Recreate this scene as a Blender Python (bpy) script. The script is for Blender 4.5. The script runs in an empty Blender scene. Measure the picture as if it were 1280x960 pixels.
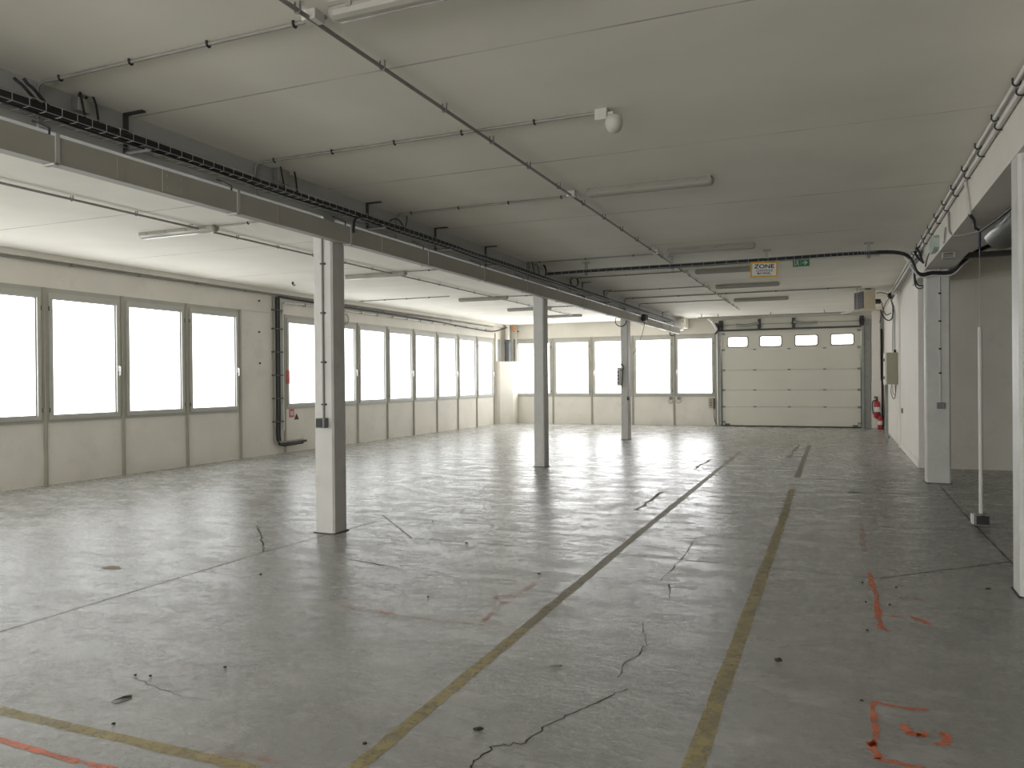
import bpy, bmesh, math, random
from mathutils import Vector, Matrix
random.seed(7)
PI = math.pi
scn = bpy.context.scene
col = scn.collection
ZC = 3.54            # ceiling height
XL, YB, XR = -11.2, 26.0, 1.235

# ------------------------------------------------------------------ camera
F = 970.67; YAW, PIT, ROL = 0.39918579, -0.00490562, -0.00860078
fw = Vector((-math.sin(YAW)*math.cos(PIT), math.cos(YAW)*math.cos(PIT), math.sin(PIT)))
r0 = Vector((math.cos(YAW), math.sin(YAW), 0)); u0 = r0.cross(fw)
rt = r0*math.cos(ROL)+u0*math.sin(ROL); up = -r0*math.sin(ROL)+u0*math.cos(ROL)
EYE = Vector((0, 0, 1.55))
cam = bpy.data.cameras.new('camera'); co = bpy.data.objects.new('camera', cam); col.objects.link(co)
cam.sensor_width = 36; cam.lens = F/1280*36; cam.clip_start = .05; cam.clip_end = 400
m = Matrix((rt, up, -fw)).transposed().to_4x4(); m.translation = EYE
co.matrix_world = m
scn.camera = co

def at(px, py, ax, v):
    """point of the place on the plane axis=v (surveyed from the photograph)"""
    d = rt*((px-640)/F) - up*((py-480)/F) + fw
    t = (v-EYE[ax])/d[ax]
    return EYE + d*t
def fl(px, py): return at(px, py, 2, 0)

# ------------------------------------------------------------------ materials
MATS = {}
def nn(nt, t, **kw):
    n = nt.nodes.new(t)
    for k, v in kw.items(): setattr(n, k, v)
    return n
def mat(name, rgb, rough=.5, metal=0, var=.06, scale=3, spec=.5, bump=0, bscale=40, dirt=None, dscale=1.5, damt=.3):
    if name in MATS: return MATS[name]
    M = bpy.data.materials.new(name); M.use_nodes = True; nt = M.node_tree
    b = nt.nodes['Principled BSDF']; b.inputs['Roughness'].default_value = rough
    b.inputs['Metallic'].default_value = metal; b.inputs['Specular IOR Level'].default_value = spec
    tc = nn(nt, 'ShaderNodeNewGeometry')
    no = nn(nt, 'ShaderNodeTexNoise'); no.inputs['Scale'].default_value = scale; no.inputs['Detail'].default_value = 6
    nt.links.new(tc.outputs['Position'], no.inputs['Vector'])
    mr = nn(nt, 'ShaderNodeMapRange'); mr.inputs['From Min'].default_value = .3; mr.inputs['From Max'].default_value = .7
    mr.inputs['To Min'].default_value = 1-var; mr.inputs['To Max'].default_value = 1+var
    nt.links.new(no.outputs['Fac'], mr.inputs['Value'])
    mx = nn(nt, 'ShaderNodeVectorMath', operation='SCALE'); mx.inputs[0].default_value = rgb
    nt.links.new(mr.outputs[0], mx.inputs['Scale']); out = mx.outputs[0]
    if dirt:
        n2 = nn(nt, 'ShaderNodeTexNoise'); n2.inputs['Scale'].default_value = dscale; n2.inputs['Detail'].default_value = 9; n2.inputs['Roughness'].default_value = .7
        nt.links.new(tc.outputs['Position'], n2.inputs['Vector'])
        m2 = nn(nt, 'ShaderNodeMapRange'); m2.inputs['From Min'].default_value = .55; m2.inputs['From Max'].default_value = .75; m2.inputs['To Max'].default_value = damt
        nt.links.new(n2.outputs['Fac'], m2.inputs['Value'])
        mm = nn(nt, 'ShaderNodeMix', data_type='RGBA'); mm.inputs['B'].default_value = (*dirt, 1)
        nt.links.new(m2.outputs[0], mm.inputs['Factor']); nt.links.new(out, mm.inputs['A']); out = mm.outputs['Result']
    nt.links.new(out, b.inputs['Base Color'])
    if bump:
        n3 = nn(nt, 'ShaderNodeTexNoise'); n3.inputs['Scale'].default_value = bscale; n3.inputs['Detail'].default_value = 5
        nt.links.new(tc.outputs['Position'], n3.inputs['Vector'])
        bp = nn(nt, 'ShaderNodeBump'); bp.inputs['Strength'].default_value = bump; bp.inputs['Distance'].default_value = .01
        nt.links.new(n3.outputs['Fac'], bp.inputs['Height']); nt.links.new(bp.outputs[0], b.inputs['Normal'])
    MATS[name] = M; return M

def floor_mat():
    M = bpy.data.materials.new('polished_concrete'); M.use_nodes = True; nt = M.node_tree; L = nt.links.new
    b = nt.nodes['Principled BSDF']
    g = nn(nt, 'ShaderNodeNewGeometry')
    def noise(scale, detail, vec=(1, 1, 1), rough=.55):
        mp = nn(nt, 'ShaderNodeMapping'); mp.inputs['Scale'].default_value = vec; L(g.outputs['Position'], mp.inputs['Vector'])
        n = nn(nt, 'ShaderNodeTexNoise'); n.inputs['Scale'].default_value = scale; n.inputs['Detail'].default_value = detail; n.inputs['Roughness'].default_value = rough
        L(mp.outputs[0], n.inputs['Vector']); return n.outputs['Fac']
    def rng(s, a, bb, c, d):
        r = nn(nt, 'ShaderNodeMapRange'); r.inputs['From Min'].default_value = a; r.inputs['From Max'].default_value = bb
        r.inputs['To Min'].default_value = c; r.inputs['To Max'].default_value = d; L(s, r.inputs['Value']); return r.outputs[0]
    def mix(f, A, B):
        x = nn(nt, 'ShaderNodeMix', data_type='RGBA')
        for k, v in (('Factor', f), ('A', A), ('B', B)):
            if isinstance(v, (tuple, float)): x.inputs[k].default_value = v
            else: L(v, x.inputs[k])
        return x.outputs['Result']
    big = noise(.55, 5); mid = noise(2.2, 9, rough=.65); fine = noise(14, 8, rough=.7); scuff = noise(2.6, 10, (.8, 1.5, 1), .74)
    c = mix(rng(big, .35, .65, 0, 1), (.315, .310, .292, 1), (.405, .402, .385, 1))
    c = mix(rng(mid, .42, .7, 0, .6), c, (.22, .215, .20, 1))
    c = mix(rng(scuff, .52, .68, 0, .42), c, (.64, .635, .61, 1))
    c = mix(rng(fine, .55, .72, 0, .5), c, (.19, .18, .16, 1))
    L(c, b.inputs['Base Color'])
    rr = nn(nt, 'ShaderNodeMath', operation='MULTIPLY_ADD'); L(fine, rr.inputs[0]); rr.inputs[1].default_value = .6; L(scuff, rr.inputs[2])
    L(rng(rr.outputs[0], .66, .96, .10, .44), b.inputs['Roughness'])
    b.inputs['Specular IOR Level'].default_value = .19
    h = nn(nt, 'ShaderNodeMath', operation='ADD'); L(scuff, h.inputs[0])
    h2 = nn(nt, 'ShaderNodeMath', operation='MULTIPLY'); L(fine, h2.inputs[0]); h2.inputs[1].default_value = .4; L(h2.outputs[0], h.inputs[1])
    bp = nn(nt, 'ShaderNodeBump'); bp.inputs['Strength'].default_value = .5; bp.inputs['Distance'].default_value = .012
    L(h.outputs[0], bp.inputs['Height']); L(bp.outputs[0], b.inputs['Normal'])
    return M

def ceiling_mat():
    M = mat('ceiling_paint', (.88, .85, .755), .8, var=.04, scale=1.2, spec=.2)
    nt = M.node_tree; L = nt.links.new; b = nt.nodes['Principled BSDF']
    src = b.inputs['Base Color'].links[0].from_socket
    g = nn(nt, 'ShaderNodeNewGeometry'); sx = nn(nt, 'ShaderNodeSeparateXYZ'); L(g.outputs['Position'], sx.inputs[0])
    def mth(op, a, bv):
        x = nn(nt, 'ShaderNodeMath', operation=op)
        if isinstance(a, (int, float)): x.inputs[0].default_value = a
        else: L(a, x.inputs[0])
        if isinstance(bv, (int, float)): x.inputs[1].default_value = bv
        elif bv is not None: L(bv, x.inputs[1])
        return x.outputs[0]
    y = mth('ADD', sx.outputs['Y'], -4.27+1.2+24.0)          # slab joints every 2.4 m
    d = mth('ABSOLUTE', mth('SUBTRACT', mth('MODULO', y, 2.4), 1.2), None)
    line = mth('LESS_THAN', d, .009)
    n = nn(nt, 'ShaderNodeTexNoise'); n.inputs['Scale'].default_value = 1.1; n.inputs['Detail'].default_value = 4; L(g.outputs['Position'], n.inputs['Vector'])
    r = nn(nt, 'ShaderNodeMapRange'); r.inputs['From Min'].default_value = .4; r.inputs['From Max'].default_value = .62; r.inputs['To Min'].default_value = .12; r.inputs['To Max'].default_value = .75
    L(n.outputs['Fac'], r.inputs['Value'])
    f = mth('MULTIPLY', line, r.outputs[0])
    x = nn(nt, 'ShaderNodeMix', data_type='RGBA'); L(f, x.inputs['Factor']); L(src, x.inputs['A']); x.inputs['B'].default_value = (.18, .17, .14, 1)
    L(x.outputs['Result'], b.inputs['Base Color'])
    return M

def pane_mat(name, rgb, s):
    """frosted glass whose emission stands in for overcast daylight behind it, with a weak surface reflection"""
    M = bpy.data.materials.new(name); M.use_nodes = True; nt = M.node_tree
    b = nt.nodes['Principled BSDF']; b.inputs['Base Color'].default_value = (.25, .27, .28, 1); b.inputs['Roughness'].default_value = .35
    b.inputs['Emission Color'].default_value = (*rgb, 1); b.inputs['Emission Strength'].default_value = s  # the pane itself glows in place of daylight passing through
    return M

def paint_mat(name, rgb, cover, scale=9, lo=.45, hi=.92):
    """worn floor paint: noise wears it through to the concrete"""
    M = mat(name, rgb, .55, var=.2, scale=6); nt = M.node_tree; L = nt.links.new
    b = nt.nodes['Principled BSDF']; out = nt.nodes['Material Output']
    g = nn(nt, 'ShaderNodeNewGeometry'); n = nn(nt, 'ShaderNodeTexNoise'); n.inputs['Scale'].default_value = scale; n.inputs['Detail'].default_value = 9; n.inputs['Roughness'].default_value = .75
    L(g.outputs['Position'], n.inputs['Vector'])
    r = nn(nt, 'ShaderNodeMapRange'); r.inputs['From Min'].default_value = .66-cover*.34; r.inputs['From Max'].default_value = .72-cover*.30
    r.inputs['To Min'].default_value = lo; r.inputs['To Max'].default_value = hi
    L(n.outputs['Fac'], r.inputs['Value'])
    t = nn(nt, 'ShaderNodeBsdfTransparent'); ms = nn(nt, 'ShaderNodeMixShader')
    L(r.outputs[0], ms.inputs[0]); L(t.outputs[0], ms.inputs[1]); L(b.outputs[0], ms.inputs[2]); L(ms.outputs[0], out.inputs['Surface'])
    return M

m_floor = floor_mat(); m_ceil = ceiling_mat()
m_wall = mat('wall_paint', (.75, .715, .635), .65, var=.05, scale=1.5, dirt=(.38, .36, .30), dscale=2.2, damt=.25)
m_walld = mat('light_damping_wall_paint', (.30, .29, .26), .8)  # dark colour put on the unseen far wall to cut bounced light
m_wallw = mat('white_wall_paint', (.86, .82, .755), .6, var=.03, scale=2)
m_frame = mat('window_frame_paint', (.42, .41, .36), .45, var=.05)
m_sash = mat('window_sash_paint', (.47, .46, .41), .4, var=.04)
m_post = mat('mullion_paint', (.40, .38, .32), .5, var=.08)
m_seal = mat('rubber_seal', (.10, .10, .10), .6)
m_steel = mat('column_paint', (.60, .59, .55), .45, var=.05, scale=5, dirt=(.33, .30, .25), dscale=6, damt=.3)
m_beam = mat('beam_paint', (.50, .50, .48), .6, var=.05)
m_rail = mat('trunking_paint', (.42, .40, .35), .5, var=.05)
m_rail2 = mat('trunking_cover_paint', (.42, .38, .32), .5, var=.05)
m_black = mat('black_plastic', (.022, .021, .021), .5)
m_dark = mat('dark_steel', (.055, .055, .052), .5)
m_cable = mat('black_cable_sheath', (.016, .016, .018), .55)
m_galv = mat('galvanised_wire', (.42, .43, .41), .45, metal=.6)
m_track = mat('galvanised_track', (.30, .31, .29), .5, metal=.4, var=.12, scale=8)
m_cond = mat('grey_conduit', (.28, .27, .24), .5, var=.05)
m_condw = mat('white_conduit', (.66, .64, .59), .45, var=.04)
m_lamp = mat('lamp_housing', (.31, .30, .26), .5, var=.05)
m_cover = mat('lamp_cover', (.36, .345, .295), .12, var=.03, spec=.9)
m_plastic = mat('white_plastic', (.68, .67, .62), .4, var=.03)
m_sensor = mat('aged_plastic', (.50, .485, .43), .45, var=.03)
m_handle = mat('white_lever', (.85, .85, .85), .35)
m_door = mat('door_panel_paint', (.70, .68, .59), .45, var=.03, scale=1.2)
m_doorf = mat('door_window_surround', (.20, .19, .16), .5)
m_red = mat('extinguisher_red', (.40, .022, .028), .35)
m_redl = mat('red_label', (.50, .06, .05), .5)
m_heat = mat('heater_enamel', (.57, .50, .36), .5, var=.04)
m_heat2 = mat('heater_vane_enamel', (.70, .64, .50), .5, var=.04)
m_cab = mat('cabinet_enamel', (.36, .34, .25), .5, var=.04)
m_yel = mat('sign_yellow', (.60, .36, .03), .5)
m_white = mat('sign_white', (.70, .69, .66), .5)
m_green = mat('sign_green', (.03, .26, .12), .5)
m_ink = mat('black_ink', (.02, .02, .02), .6)
m_pvc = mat('grey_pvc', (.13, .14, .16), .45)
m_orange = mat('orange_foam', (.62, .30, .14), .7)
m_navy = mat('dark_blue_sheath', (.02, .02, .07), .5)
m_silver = mat('silver_duct', (.75, .76, .74), .28, metal=.95, var=.04)
m_beige = mat('beige_switch_plastic', (.45, .40, .30), .5)
m_grey = mat('grey_plastic', (.20, .20, .19), .45)
m_tint = mat('greenish_plastic', (.42, .50, .43), .4)
m_joint = mat('joint_filler', (.075, .07, .06), .9, spec=.05)
m_crack = mat('crack_dirt', (.07, .065, .055), .9, spec=.05)
m_stain = mat('dirt_scuff', (.24, .23, .205), .8, spec=.1)
m_grit = mat('dark_grit', (.03, .027, .022), .9, bump=.4)
m_scrap = mat('scrap_brown', (.26, .22, .16), .8)
m_ypaint = paint_mat('worn_yellow_paint', (.36, .295, .135), .66, 14)
m_ypaint2 = paint_mat('faded_yellow_paint', (.24, .21, .13), .80, 14)
m_opaint = paint_mat('orange_spray_paint', (.72, .20, .10), .70, 20, .25, .9)
m_opaint2 = paint_mat('faint_orange_spray_paint', (.55, .24, .16), .45, 12, .12, .6)
m_pink = mat('pink_tape', (.85, .42, .33), .6)
S = 3.0
m_pane_l = pane_mat('frosted_pane_side', (.97, .99, 1), S*.76)
m_pane_b = pane_mat('frosted_pane_rear', (.985, .99, 1), S*1.55)
m_pane_f = pane_mat('added_front_pane', (1, 1, 1), S*2.3)  # glow of the added front row, set strong to lift column fronts
m_pane_d = pane_mat('door_window_pane', (1, 1, 1), S)

# ------------------------------------------------------------------ mesh helpers
class MB:
    def __init__(s): s.v = []; s.f = []; s.sm = []
    def add(s, vs, fs, smooth=False):
        o = len(s.v); s.v += [Vector(p) for p in vs]; s.f += [tuple(i+o for i in f) for f in fs]; s.sm += [smooth]*len(fs); return s
    def box(s, x0, x1, y0, y1, z0, z1, bev=0):
        x0, x1 = min(x0, x1), max(x0, x1); y0, y1 = min(y0, y1), max(y0, y1); z0, z1 = min(z0, z1), max(z0, z1)
        if not bev:
            return s.add([(x0,y0,z0),(x1,y0,z0),(x1,y1,z0),(x0,y1,z0),(x0,y0,z1),(x1,y0,z1),(x1,y1,z1),(x0,y1,z1)],
                         [(0,3,2,1),(4,5,6,7),(0,1,5,4),(1,2,6,5),(2,3,7,6),(3,0,4,7)])
        bm = bmesh.new(); bmesh.ops.create_cube(bm, size=1)
        for q in bm.verts: q.co = Vector(((x0+x1)/2+q.co.x*(x1-x0), (y0+y1)/2+q.co.y*(y1-y0), (z0+z1)/2+q.co.z*(z1-z0)))
        bmesh.ops.bevel(bm, geom=bm.edges[:], offset=min(bev, .45*min(x1-x0, y1-y0, z1-z0)), segments=2, affect='EDGES', profile=.5)
        bm.verts.index_update()
        s.add([q.co.copy() for q in bm.verts], [[q.index for q in f.verts] for f in bm.faces]); bm.free(); return s
    def prism(s, pts, d):
        """closed outline pts extruded by vector d"""
        n = len(pts); d = Vector(d); a = [Vector(p) for p in pts]
        return s.add(a+[p+d for p in a], [tuple(range(n))[::-1], tuple(range(n, 2*n))]+[(i, (i+1) % n, n+(i+1) % n, n+i) for i in range(n)])
    def tube(s, pts, r, n=8, closed=False, cap=True):
        pts = [Vector(p) for p in pts]; N = len(pts); vs = []; fs = []
        ref = None
        for i, p in enumerate(pts):
            if closed: t = pts[(i+1) % N]-pts[i-1]
            else: t = pts[min(i+1, N-1)]-pts[max(i-1, 0)]
            if t.length < 1e-9: t = Vector((0, 0, 1))
            t.normalize()
            if ref is None: ref = Vector((0, 0, 1)) if abs(t.z) < .9 else Vector((1, 0, 0))
            a = t.cross(ref)
            if a.length < 1e-4: a = t.orthogonal()
            a.normalize(); b = a.cross(t); ref = b
            rr = r[i] if isinstance(r, (list, tuple)) else r
            for k in range(n):
                th = 2*PI*k/n; vs.append(p+(a*math.cos(th)+b*math.sin(th))*rr)
        for i in range(N if closed else N-1):
            j = (i+1) % N
            for k in range(n): fs.append((i*n+k, i*n+(k+1) % n, j*n+(k+1) % n, j*n+k))
        s.add(vs, fs, True)
        if cap and not closed:
            s.add(vs[:n], [tuple(range(n))]); s.add(vs[-n:], [tuple(range(n))[::-1]])
        return s
    def cyl(s, p0, p1, r, n=16): return s.tube([p0, p1], r, n)
    def lathe(s, base, prof, n=20, axis=(0, 0, 1)):
        base = Vector(base); q = Vector((0, 0, 1)).rotation_difference(Vector(axis))
        vs = []; fs = []
        for r, z in prof:
            for k in range(n): vs.append(base+q @ Vector((r*math.cos(2*PI*k/n), r*math.sin(2*PI*k/n), z)))
        for i in range(len(prof)-1):
            for k in range(n): fs.append((i*n+k, i*n+(k+1) % n, (i+1)*n+(k+1) % n, (i+1)*n+k))
        return s.add(vs, fs, True)
    def quad_frame(s, x0, x1, z0, z1, w, y0, y1):
        """rectangular frame in the x-z plane, w wide, from y0 to y1"""
        if not isinstance(w, tuple): w = (w, w, w, w)      # left right bottom top
        s.box(x0, x0+w[0], y0, y1, z0, z1); s.box(x1-w[1], x1, y0, y1, z0, z1)
        s.box(x0+w[0], x1-w[1], y0, y1, z0, z0+w[2]); s.box(x0+w[0], x1-w[1], y0, y1, z1-w[3], z1); return s
    def obj(s, name, M, origin):
        me = bpy.data.meshes.new(name); o = Vector(origin)
        me.from_pydata([tuple(v-o) for v in s.v], [], s.f); me.validate()
        bm = bmesh.new(); bm.from_mesh(me); bmesh.ops.recalc_face_normals(bm, faces=bm.faces[:]); bm.to_mesh(me); bm.free()
        if len(me.polygons) == len(s.sm):
            for p, q in zip(me.polygons, s.sm): p.use_smooth = q
        me.materials.append(M)
        ob = bpy.data.objects.new(name, me); col.objects.link(ob); return ob
ORG = {}
def tag(o, label=None, cat=None, group=None, kind=None):
    if label: o['label'] = label
    if cat: o['category'] = cat
    if group: o['group'] = group
    if kind: o['kind'] = kind
    return o
def thing(name, label, cat, loc=(0, 0, 0), group=None, kind=None):
    o = bpy.data.objects.new(name, None); col.objects.link(o); o.location = loc; o.empty_display_size = .1
    ORG[o] = Vector(loc); return tag(o, label, cat, group, kind)
def part(parent, name, mb, M, label=None, kind=None):
    """a part, its mesh given in the same coordinates as the thing's location"""
    o = mb.obj(name, M, ORG[parent]); o.parent = parent; ORG[o] = ORG[parent]
    return tag(o, label, kind=kind)
def solo(name, mb, M, label, cat, loc, group=None):
    o = mb.obj(name, M, loc); o.location = loc; ORG[o] = Vector(loc); return tag(o, label, cat, group)
def struct(name, mb, M, loc=(0, 0, 0), label=None):
    o = mb.obj(name, M, loc); o.location = loc; ORG[o] = Vector(loc); return tag(o, label, kind='structure')
def dup(root, loc, label, group=None, rot=None):
    r = root.copy(); col.objects.link(r); r.location = loc; r['label'] = label
    if rot is not None: r.rotation_euler = (0, 0, rot)
    if group: r['group'] = group
    for ch in root.children:
        c = ch.copy(); col.objects.link(c); c.parent = r
        for g in ch.children:
            d = g.copy(); col.objects.link(d); d.parent = c
    return r
def smooth(pts, k=6):
    P = [Vector(p) for p in pts]; out = []
    P = [P[0]*2-P[1]]+P+[P[-1]*2-P[-2]]
    for i in range(1, len(P)-2):
        for j in range(k):
            t = j/k; a, b, c, d = P[i-1], P[i], P[i+1], P[i+2]
            out.append(.5*((2*b)+(c-a)*t+(2*a-5*b+4*c-d)*t*t+(3*b-a-3*c+d)*t**3))
    out.append(P[-2]); return out

# ------------------------------------------------------------------ the shell
Y0, X1 = -6.0, 6.2
struct('floor', MB().box(XL-.25, X1, Y0, YB+.25, -.2, 0), m_floor)
struct('ceiling', MB().box(XL-.25, X1, Y0, YB+.25, ZC, ZC+.2), m_ceil)
ZS, ZH = .955, 3.03                                   # sill and head of the window bands
lw = [6.76+1.4*i for i in range(-7, 5)]               # -3.04 .. 12.36
rw = [13.73+1.395*i for i in range(9)]                # 13.73 .. 24.89
bw = [-10.83, -9.38, -7.95, -6.50, -5.09, -3.72]
w = MB().box(XL-.2, XL, Y0, YB+.2, 0, ZS).box(XL-.2, XL, Y0, YB+.2, ZH, ZC)
w.box(XL-.2, XL, Y0, lw[0], ZS, ZH).box(XL-.2, XL, lw[-1], rw[0], ZS, ZH).box(XL-.2, XL, rw[-1], YB, ZS, ZH)
struct('wall_left', w, m_wall)
DX0, DX1, DZ = -3.60, .66, 3.12
w = MB().box(XL, DX0, YB, YB+.2, 0, ZS).box(XL, DX0, YB, YB+.2, ZH, ZC).box(XL, bw[0], YB, YB+.2, ZS, ZH).box(bw[-1], DX0, YB, YB+.2, ZS, ZH)
w.box(DX0, DX1, YB, YB+.2, DZ, ZC).box(DX1, XR+.2, YB, YB+.2, 0, ZC)
struct('wall_back', w, m_wall)
struct('wall_right', MB().box(XR, XR+.18, 14.86, YB, 0, ZC), m_wallw)
struct('wall_recess', MB().box(XR+.18, X1, 14.86, 15.04, 0, ZC), m_wall)
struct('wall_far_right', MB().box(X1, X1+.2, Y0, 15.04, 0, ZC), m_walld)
fwin = [-10.6+1.42*i for i in range(9)]  # window row added in the unseen wall to light column fronts and foreground
struct('wall_front', MB().box(XL-.2, X1+.2, Y0-.2, Y0, 0, ZS).box(XL-.2, X1+.2, Y0-.2, Y0, ZH, ZC).box(XL-.2, fwin[0], Y0-.2, Y0, ZS, ZH).box(fwin[-1], X1+.2, Y0-.2, Y0, ZS, ZH), m_wall)
struct('baseboard_right', MB().box(XR-.012, XR, 14.85, 19.0, 0, .13).box(XR-.012, XR+.3, 14.848, 14.86, 0, .13), m_wallw)
tn = 0
def trim(mb, M, loc=(0, 0, 0)):
    global tn; tn += 1
    return struct('trim_%d' % tn, mb, M, loc)
trim(MB().box(1.55, X1, 14.80, 14.86, 3.17, 3.25), m_wall)                 # rail across the recess wall
trim(MB().box(XL, XL+.09, Y0, YB, 3.45, ZC), m_wall)                       # ledge at the ceiling, window side
trim(MB().box(XL, XL+.018, lw[0]-.05, rw[-1]+.05, ZH, ZH+.05), m_wall)
trim(MB().box(XL, DX0, YB-.018, YB, ZH, ZH+.05), m_wall)
trim(MB().box(XR-.035, XR, 19.0, 19.18, 0, ZC-.1), m_wallw)                # flat pilaster on the right wall
for y in lw+rw:
    trim(MB().box(XL, XL+.022, y-.032, y+.032, 0, ZH).box(XL+.022, XL+.034, y-.012, y+.012, 0, ZH), m_post)
for x in fwin: trim(MB().box(x-.036, x+.036, Y0, Y0+.022, 0, ZH), m_post)
for x in bw:
    trim(MB().box(x-.032, x+.032, YB-.022, YB, 0, ZH).box(x-.012, x+.012, YB-.034, YB-.022, 0, ZH), m_post)

# ------------------------------------------------------------------ windows (local: x across, -y into the room, z up from the sill)
def make_window(n, W, loc, rot, pane, hs=1):
    H = ZH-ZS; x = W/2-.034
    r = thing('window_%d' % n, None, None, (0, 0, 0), kind='structure')
    part(r, 'frame', MB().quad_frame(-x, x, 0, H, (.035, .035, .045, .07), -.015, .06), m_frame)
    a, b, c, d = -x+.037, x-.037, .047, H-.072
    sa = part(r, 'sash', MB().quad_frame(a, b, c, d, (.055, .055, .065, .09), -.035, .04), m_sash)
    part(sa, 'seal', MB().quad_frame(a+.055, b-.055, c+.065, d-.09, .010, -.004, .02), m_seal)
    part(sa, 'pane', MB().box(a+.056, b-.056, .012, .028, c+.066, d-.091), pane)
    if hs:
        hx = b-.026 if hs > 0 else a+.026
        h = MB().box(hx-.014, hx+.014, -.047, -.035, .80, .90).tube(smooth([(hx, -.047, .87), (hx, -.075, .872), (hx-.004, -.078, .80), (hx-.006, -.075, .73)], 4), .011, 8)
        part(sa, 'handle', h, m_handle)
    hg = MB()
    for z in (.16, 1.72): hg.cyl((b+.006 if hs <= 0 else a-.006, -.03, z), (b+.006 if hs <= 0 else a-.006, -.03, z+.07), .009, 8)
    part(sa, 'hinge', hg, m_dark)
    r.location = loc; r.rotation_euler = (0, 0, rot); return r
n = 0
for ys in (lw, rw):  # near end of the side row, out of view, extended to brighten the foreground
    for k, (a, b) in enumerate(zip(ys[:-1], ys[1:])):
        n += 1; make_window(n, b-a, (XL, (a+b)/2, ZS), PI/2, m_pane_l, (k % 2 if ys is rw else (k+1) % 2))
for k, (a, b) in enumerate(zip(bw[:-1], bw[1:])):
    n += 1; make_window(n, b-a, ((a+b)/2, YB, ZS), 0, m_pane_b, -1 if k % 2 == 0 else 0)

for a, b in zip(fwin[:-1], fwin[1:]):  # added windows behind the camera, there for their light
    n += 1; make_window(n, b-a, ((a+b)/2, Y0, ZS), PI, m_pane_f)

# ------------------------------------------------------------------ floor markings, joints and cracks (thin paint and filler in the slab)
floor = bpy.data.objects['floor']
def strip(pts, wd, z=.0012, jit=0):
    P = [Vector((p.x, p.y, z)) for p in pts]; mb = MB(); vs = []; fs = []
    for i, p in enumerate(P):
        t = (P[min(i+1, len(P)-1)]-P[max(i-1, 0)]).normalized(); nrm = Vector((-t.y, t.x, 0))
        w_ = (wd[i] if isinstance(wd, list) else wd)*(1+random.uniform(-jit, jit))/2
        vs += [p+nrm*w_, p-nrm*w_]
    for i in range(len(P)-1): fs.append((2*i, 2*i+1, 2*i+3, 2*i+2))
    return mb.add(vs, fs)
def sub(pts, k, j=0):
    out = []
    for a, b in zip(pts[:-1], pts[1:]):
        for i in range(k):
            p = a.lerp(b, i/k); out.append(p+Vector((random.uniform(-j, j), random.uniform(-j, j), 0)) if i else p)
    return out+[pts[-1]]
def FP(l): return [fl(*q) for q in l]
part(floor, 'yellow_line', strip(sub(FP([(443, 962), (655, 786)]), 24, .003), .075, jit=.1), m_ypaint, 'worn yellow line running down the middle of the floor')
part(floor, 'yellow_line', strip(sub(FP([(655, 786), (797, 668), (925, 565)]), 20, .003), .075, jit=.1), m_ypaint2, 'faded brown end of the middle yellow line')
part(floor, 'yellow_line', strip(sub(FP([(864, 964), (982, 640), (990, 612)]), 20, .003), .085, jit=.1), m_ypaint, 'worn yellow line right of the middle')
part(floor, 'yellow_line', strip(sub(FP([(996, 597), (1012, 556)]), 12, .003), .085, jit=.1), m_ypaint2, 'faded far piece of the right yellow line')
part(floor, 'yellow_line', strip(sub(FP([(-60, 874), (0, 888), (320, 962)]), 14, .003), .065, jit=.1), m_ypaint, 'worn yellow line crossing the near left corner')
OR = [([(-40, 915), (0, 925), (145, 962)], .03, 0), ([(267, 942), (310, 945), (350, 953)], .045, 1), ([(425, 757), (460, 763), (490, 768)], .07, 1), ([(490, 768), (607, 782)], .03, 1),
      ([(600, 722), (668, 729)], .03, 1), ([(668, 729), (650, 740), (620, 748), (650, 747)], .06, 1), ([(632, 752), (603, 778)], .04, 1),
      ([(1086, 716), (1092, 735), (1098, 768), (1099, 784), (1112, 790)], .04, 0), ([(1124, 748), (1140, 747), (1157, 751)], .045, 1), ([(1114, 771), (1123, 771)], .03, 0),
      ([(1139, 771), (1150, 775), (1160, 781)], .04, 0), ([(1076, 655), (1081, 690)], .05, 1),
      ([(1160, 888), (1125, 884), (1094, 878), (1093, 905), (1090, 930), (1096, 949), (1120, 953), (1158, 961)], .028, 0),
      ([(1131, 905), (1136, 917), (1152, 921), (1157, 915)], .035, 0), ([(1182, 916), (1183, 926), (1168, 931)], .034, 0), ([(1088, 926), (1093, 932)], .05, 0)]
for pts, wd, faint in OR:
    part(floor, 'spray_mark', strip(smooth(sub(FP(pts), 3, .012), 3), wd, .0016, .35), m_opaint2 if faint else m_opaint)
JT = [([(-40, 802), (0, 790), (330, 690), (470, 652)], .012), ([(515, 673), (720, 688), (870, 701), (1100, 723)], .008), ([(1100, 723), (1263, 702)], .013), ([(1175, 607), (1203, 640), (1267, 706)], .015),
      ([(997, 597.8), (1140, 602)], .012), ([(990, 612.8), (1150, 617)], .012), ([(478, 644), (515, 673)], .012)]
for pts, wd in JT: part(floor, 'floor_joint', strip(sub(FP(pts), 14, .003), wd, .0008, .3), m_joint)
CR = [([(320, 657), (326, 668), (329, 680), (329, 690)], .014), ([(585, 962), (600, 947), (617, 933), (657, 929), (683, 907), (720, 890), (757, 873), (785, 861)], .008), ([(772, 847), (783, 827), (800, 818), (808, 805), (803, 778)], .007),
      ([(826, 726), (849, 702), (871, 672)], .010), ([(836, 730), (837, 747)], .008), ([(435, 699), (497, 710)], .012), ([(170, 848), (200, 862), (235, 872), (265, 876)], .003)]
for pts, wd in CR: part(floor, 'crack', strip(sub(FP(pts), 6, .012), wd, .0008, .5), m_crack)
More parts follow.
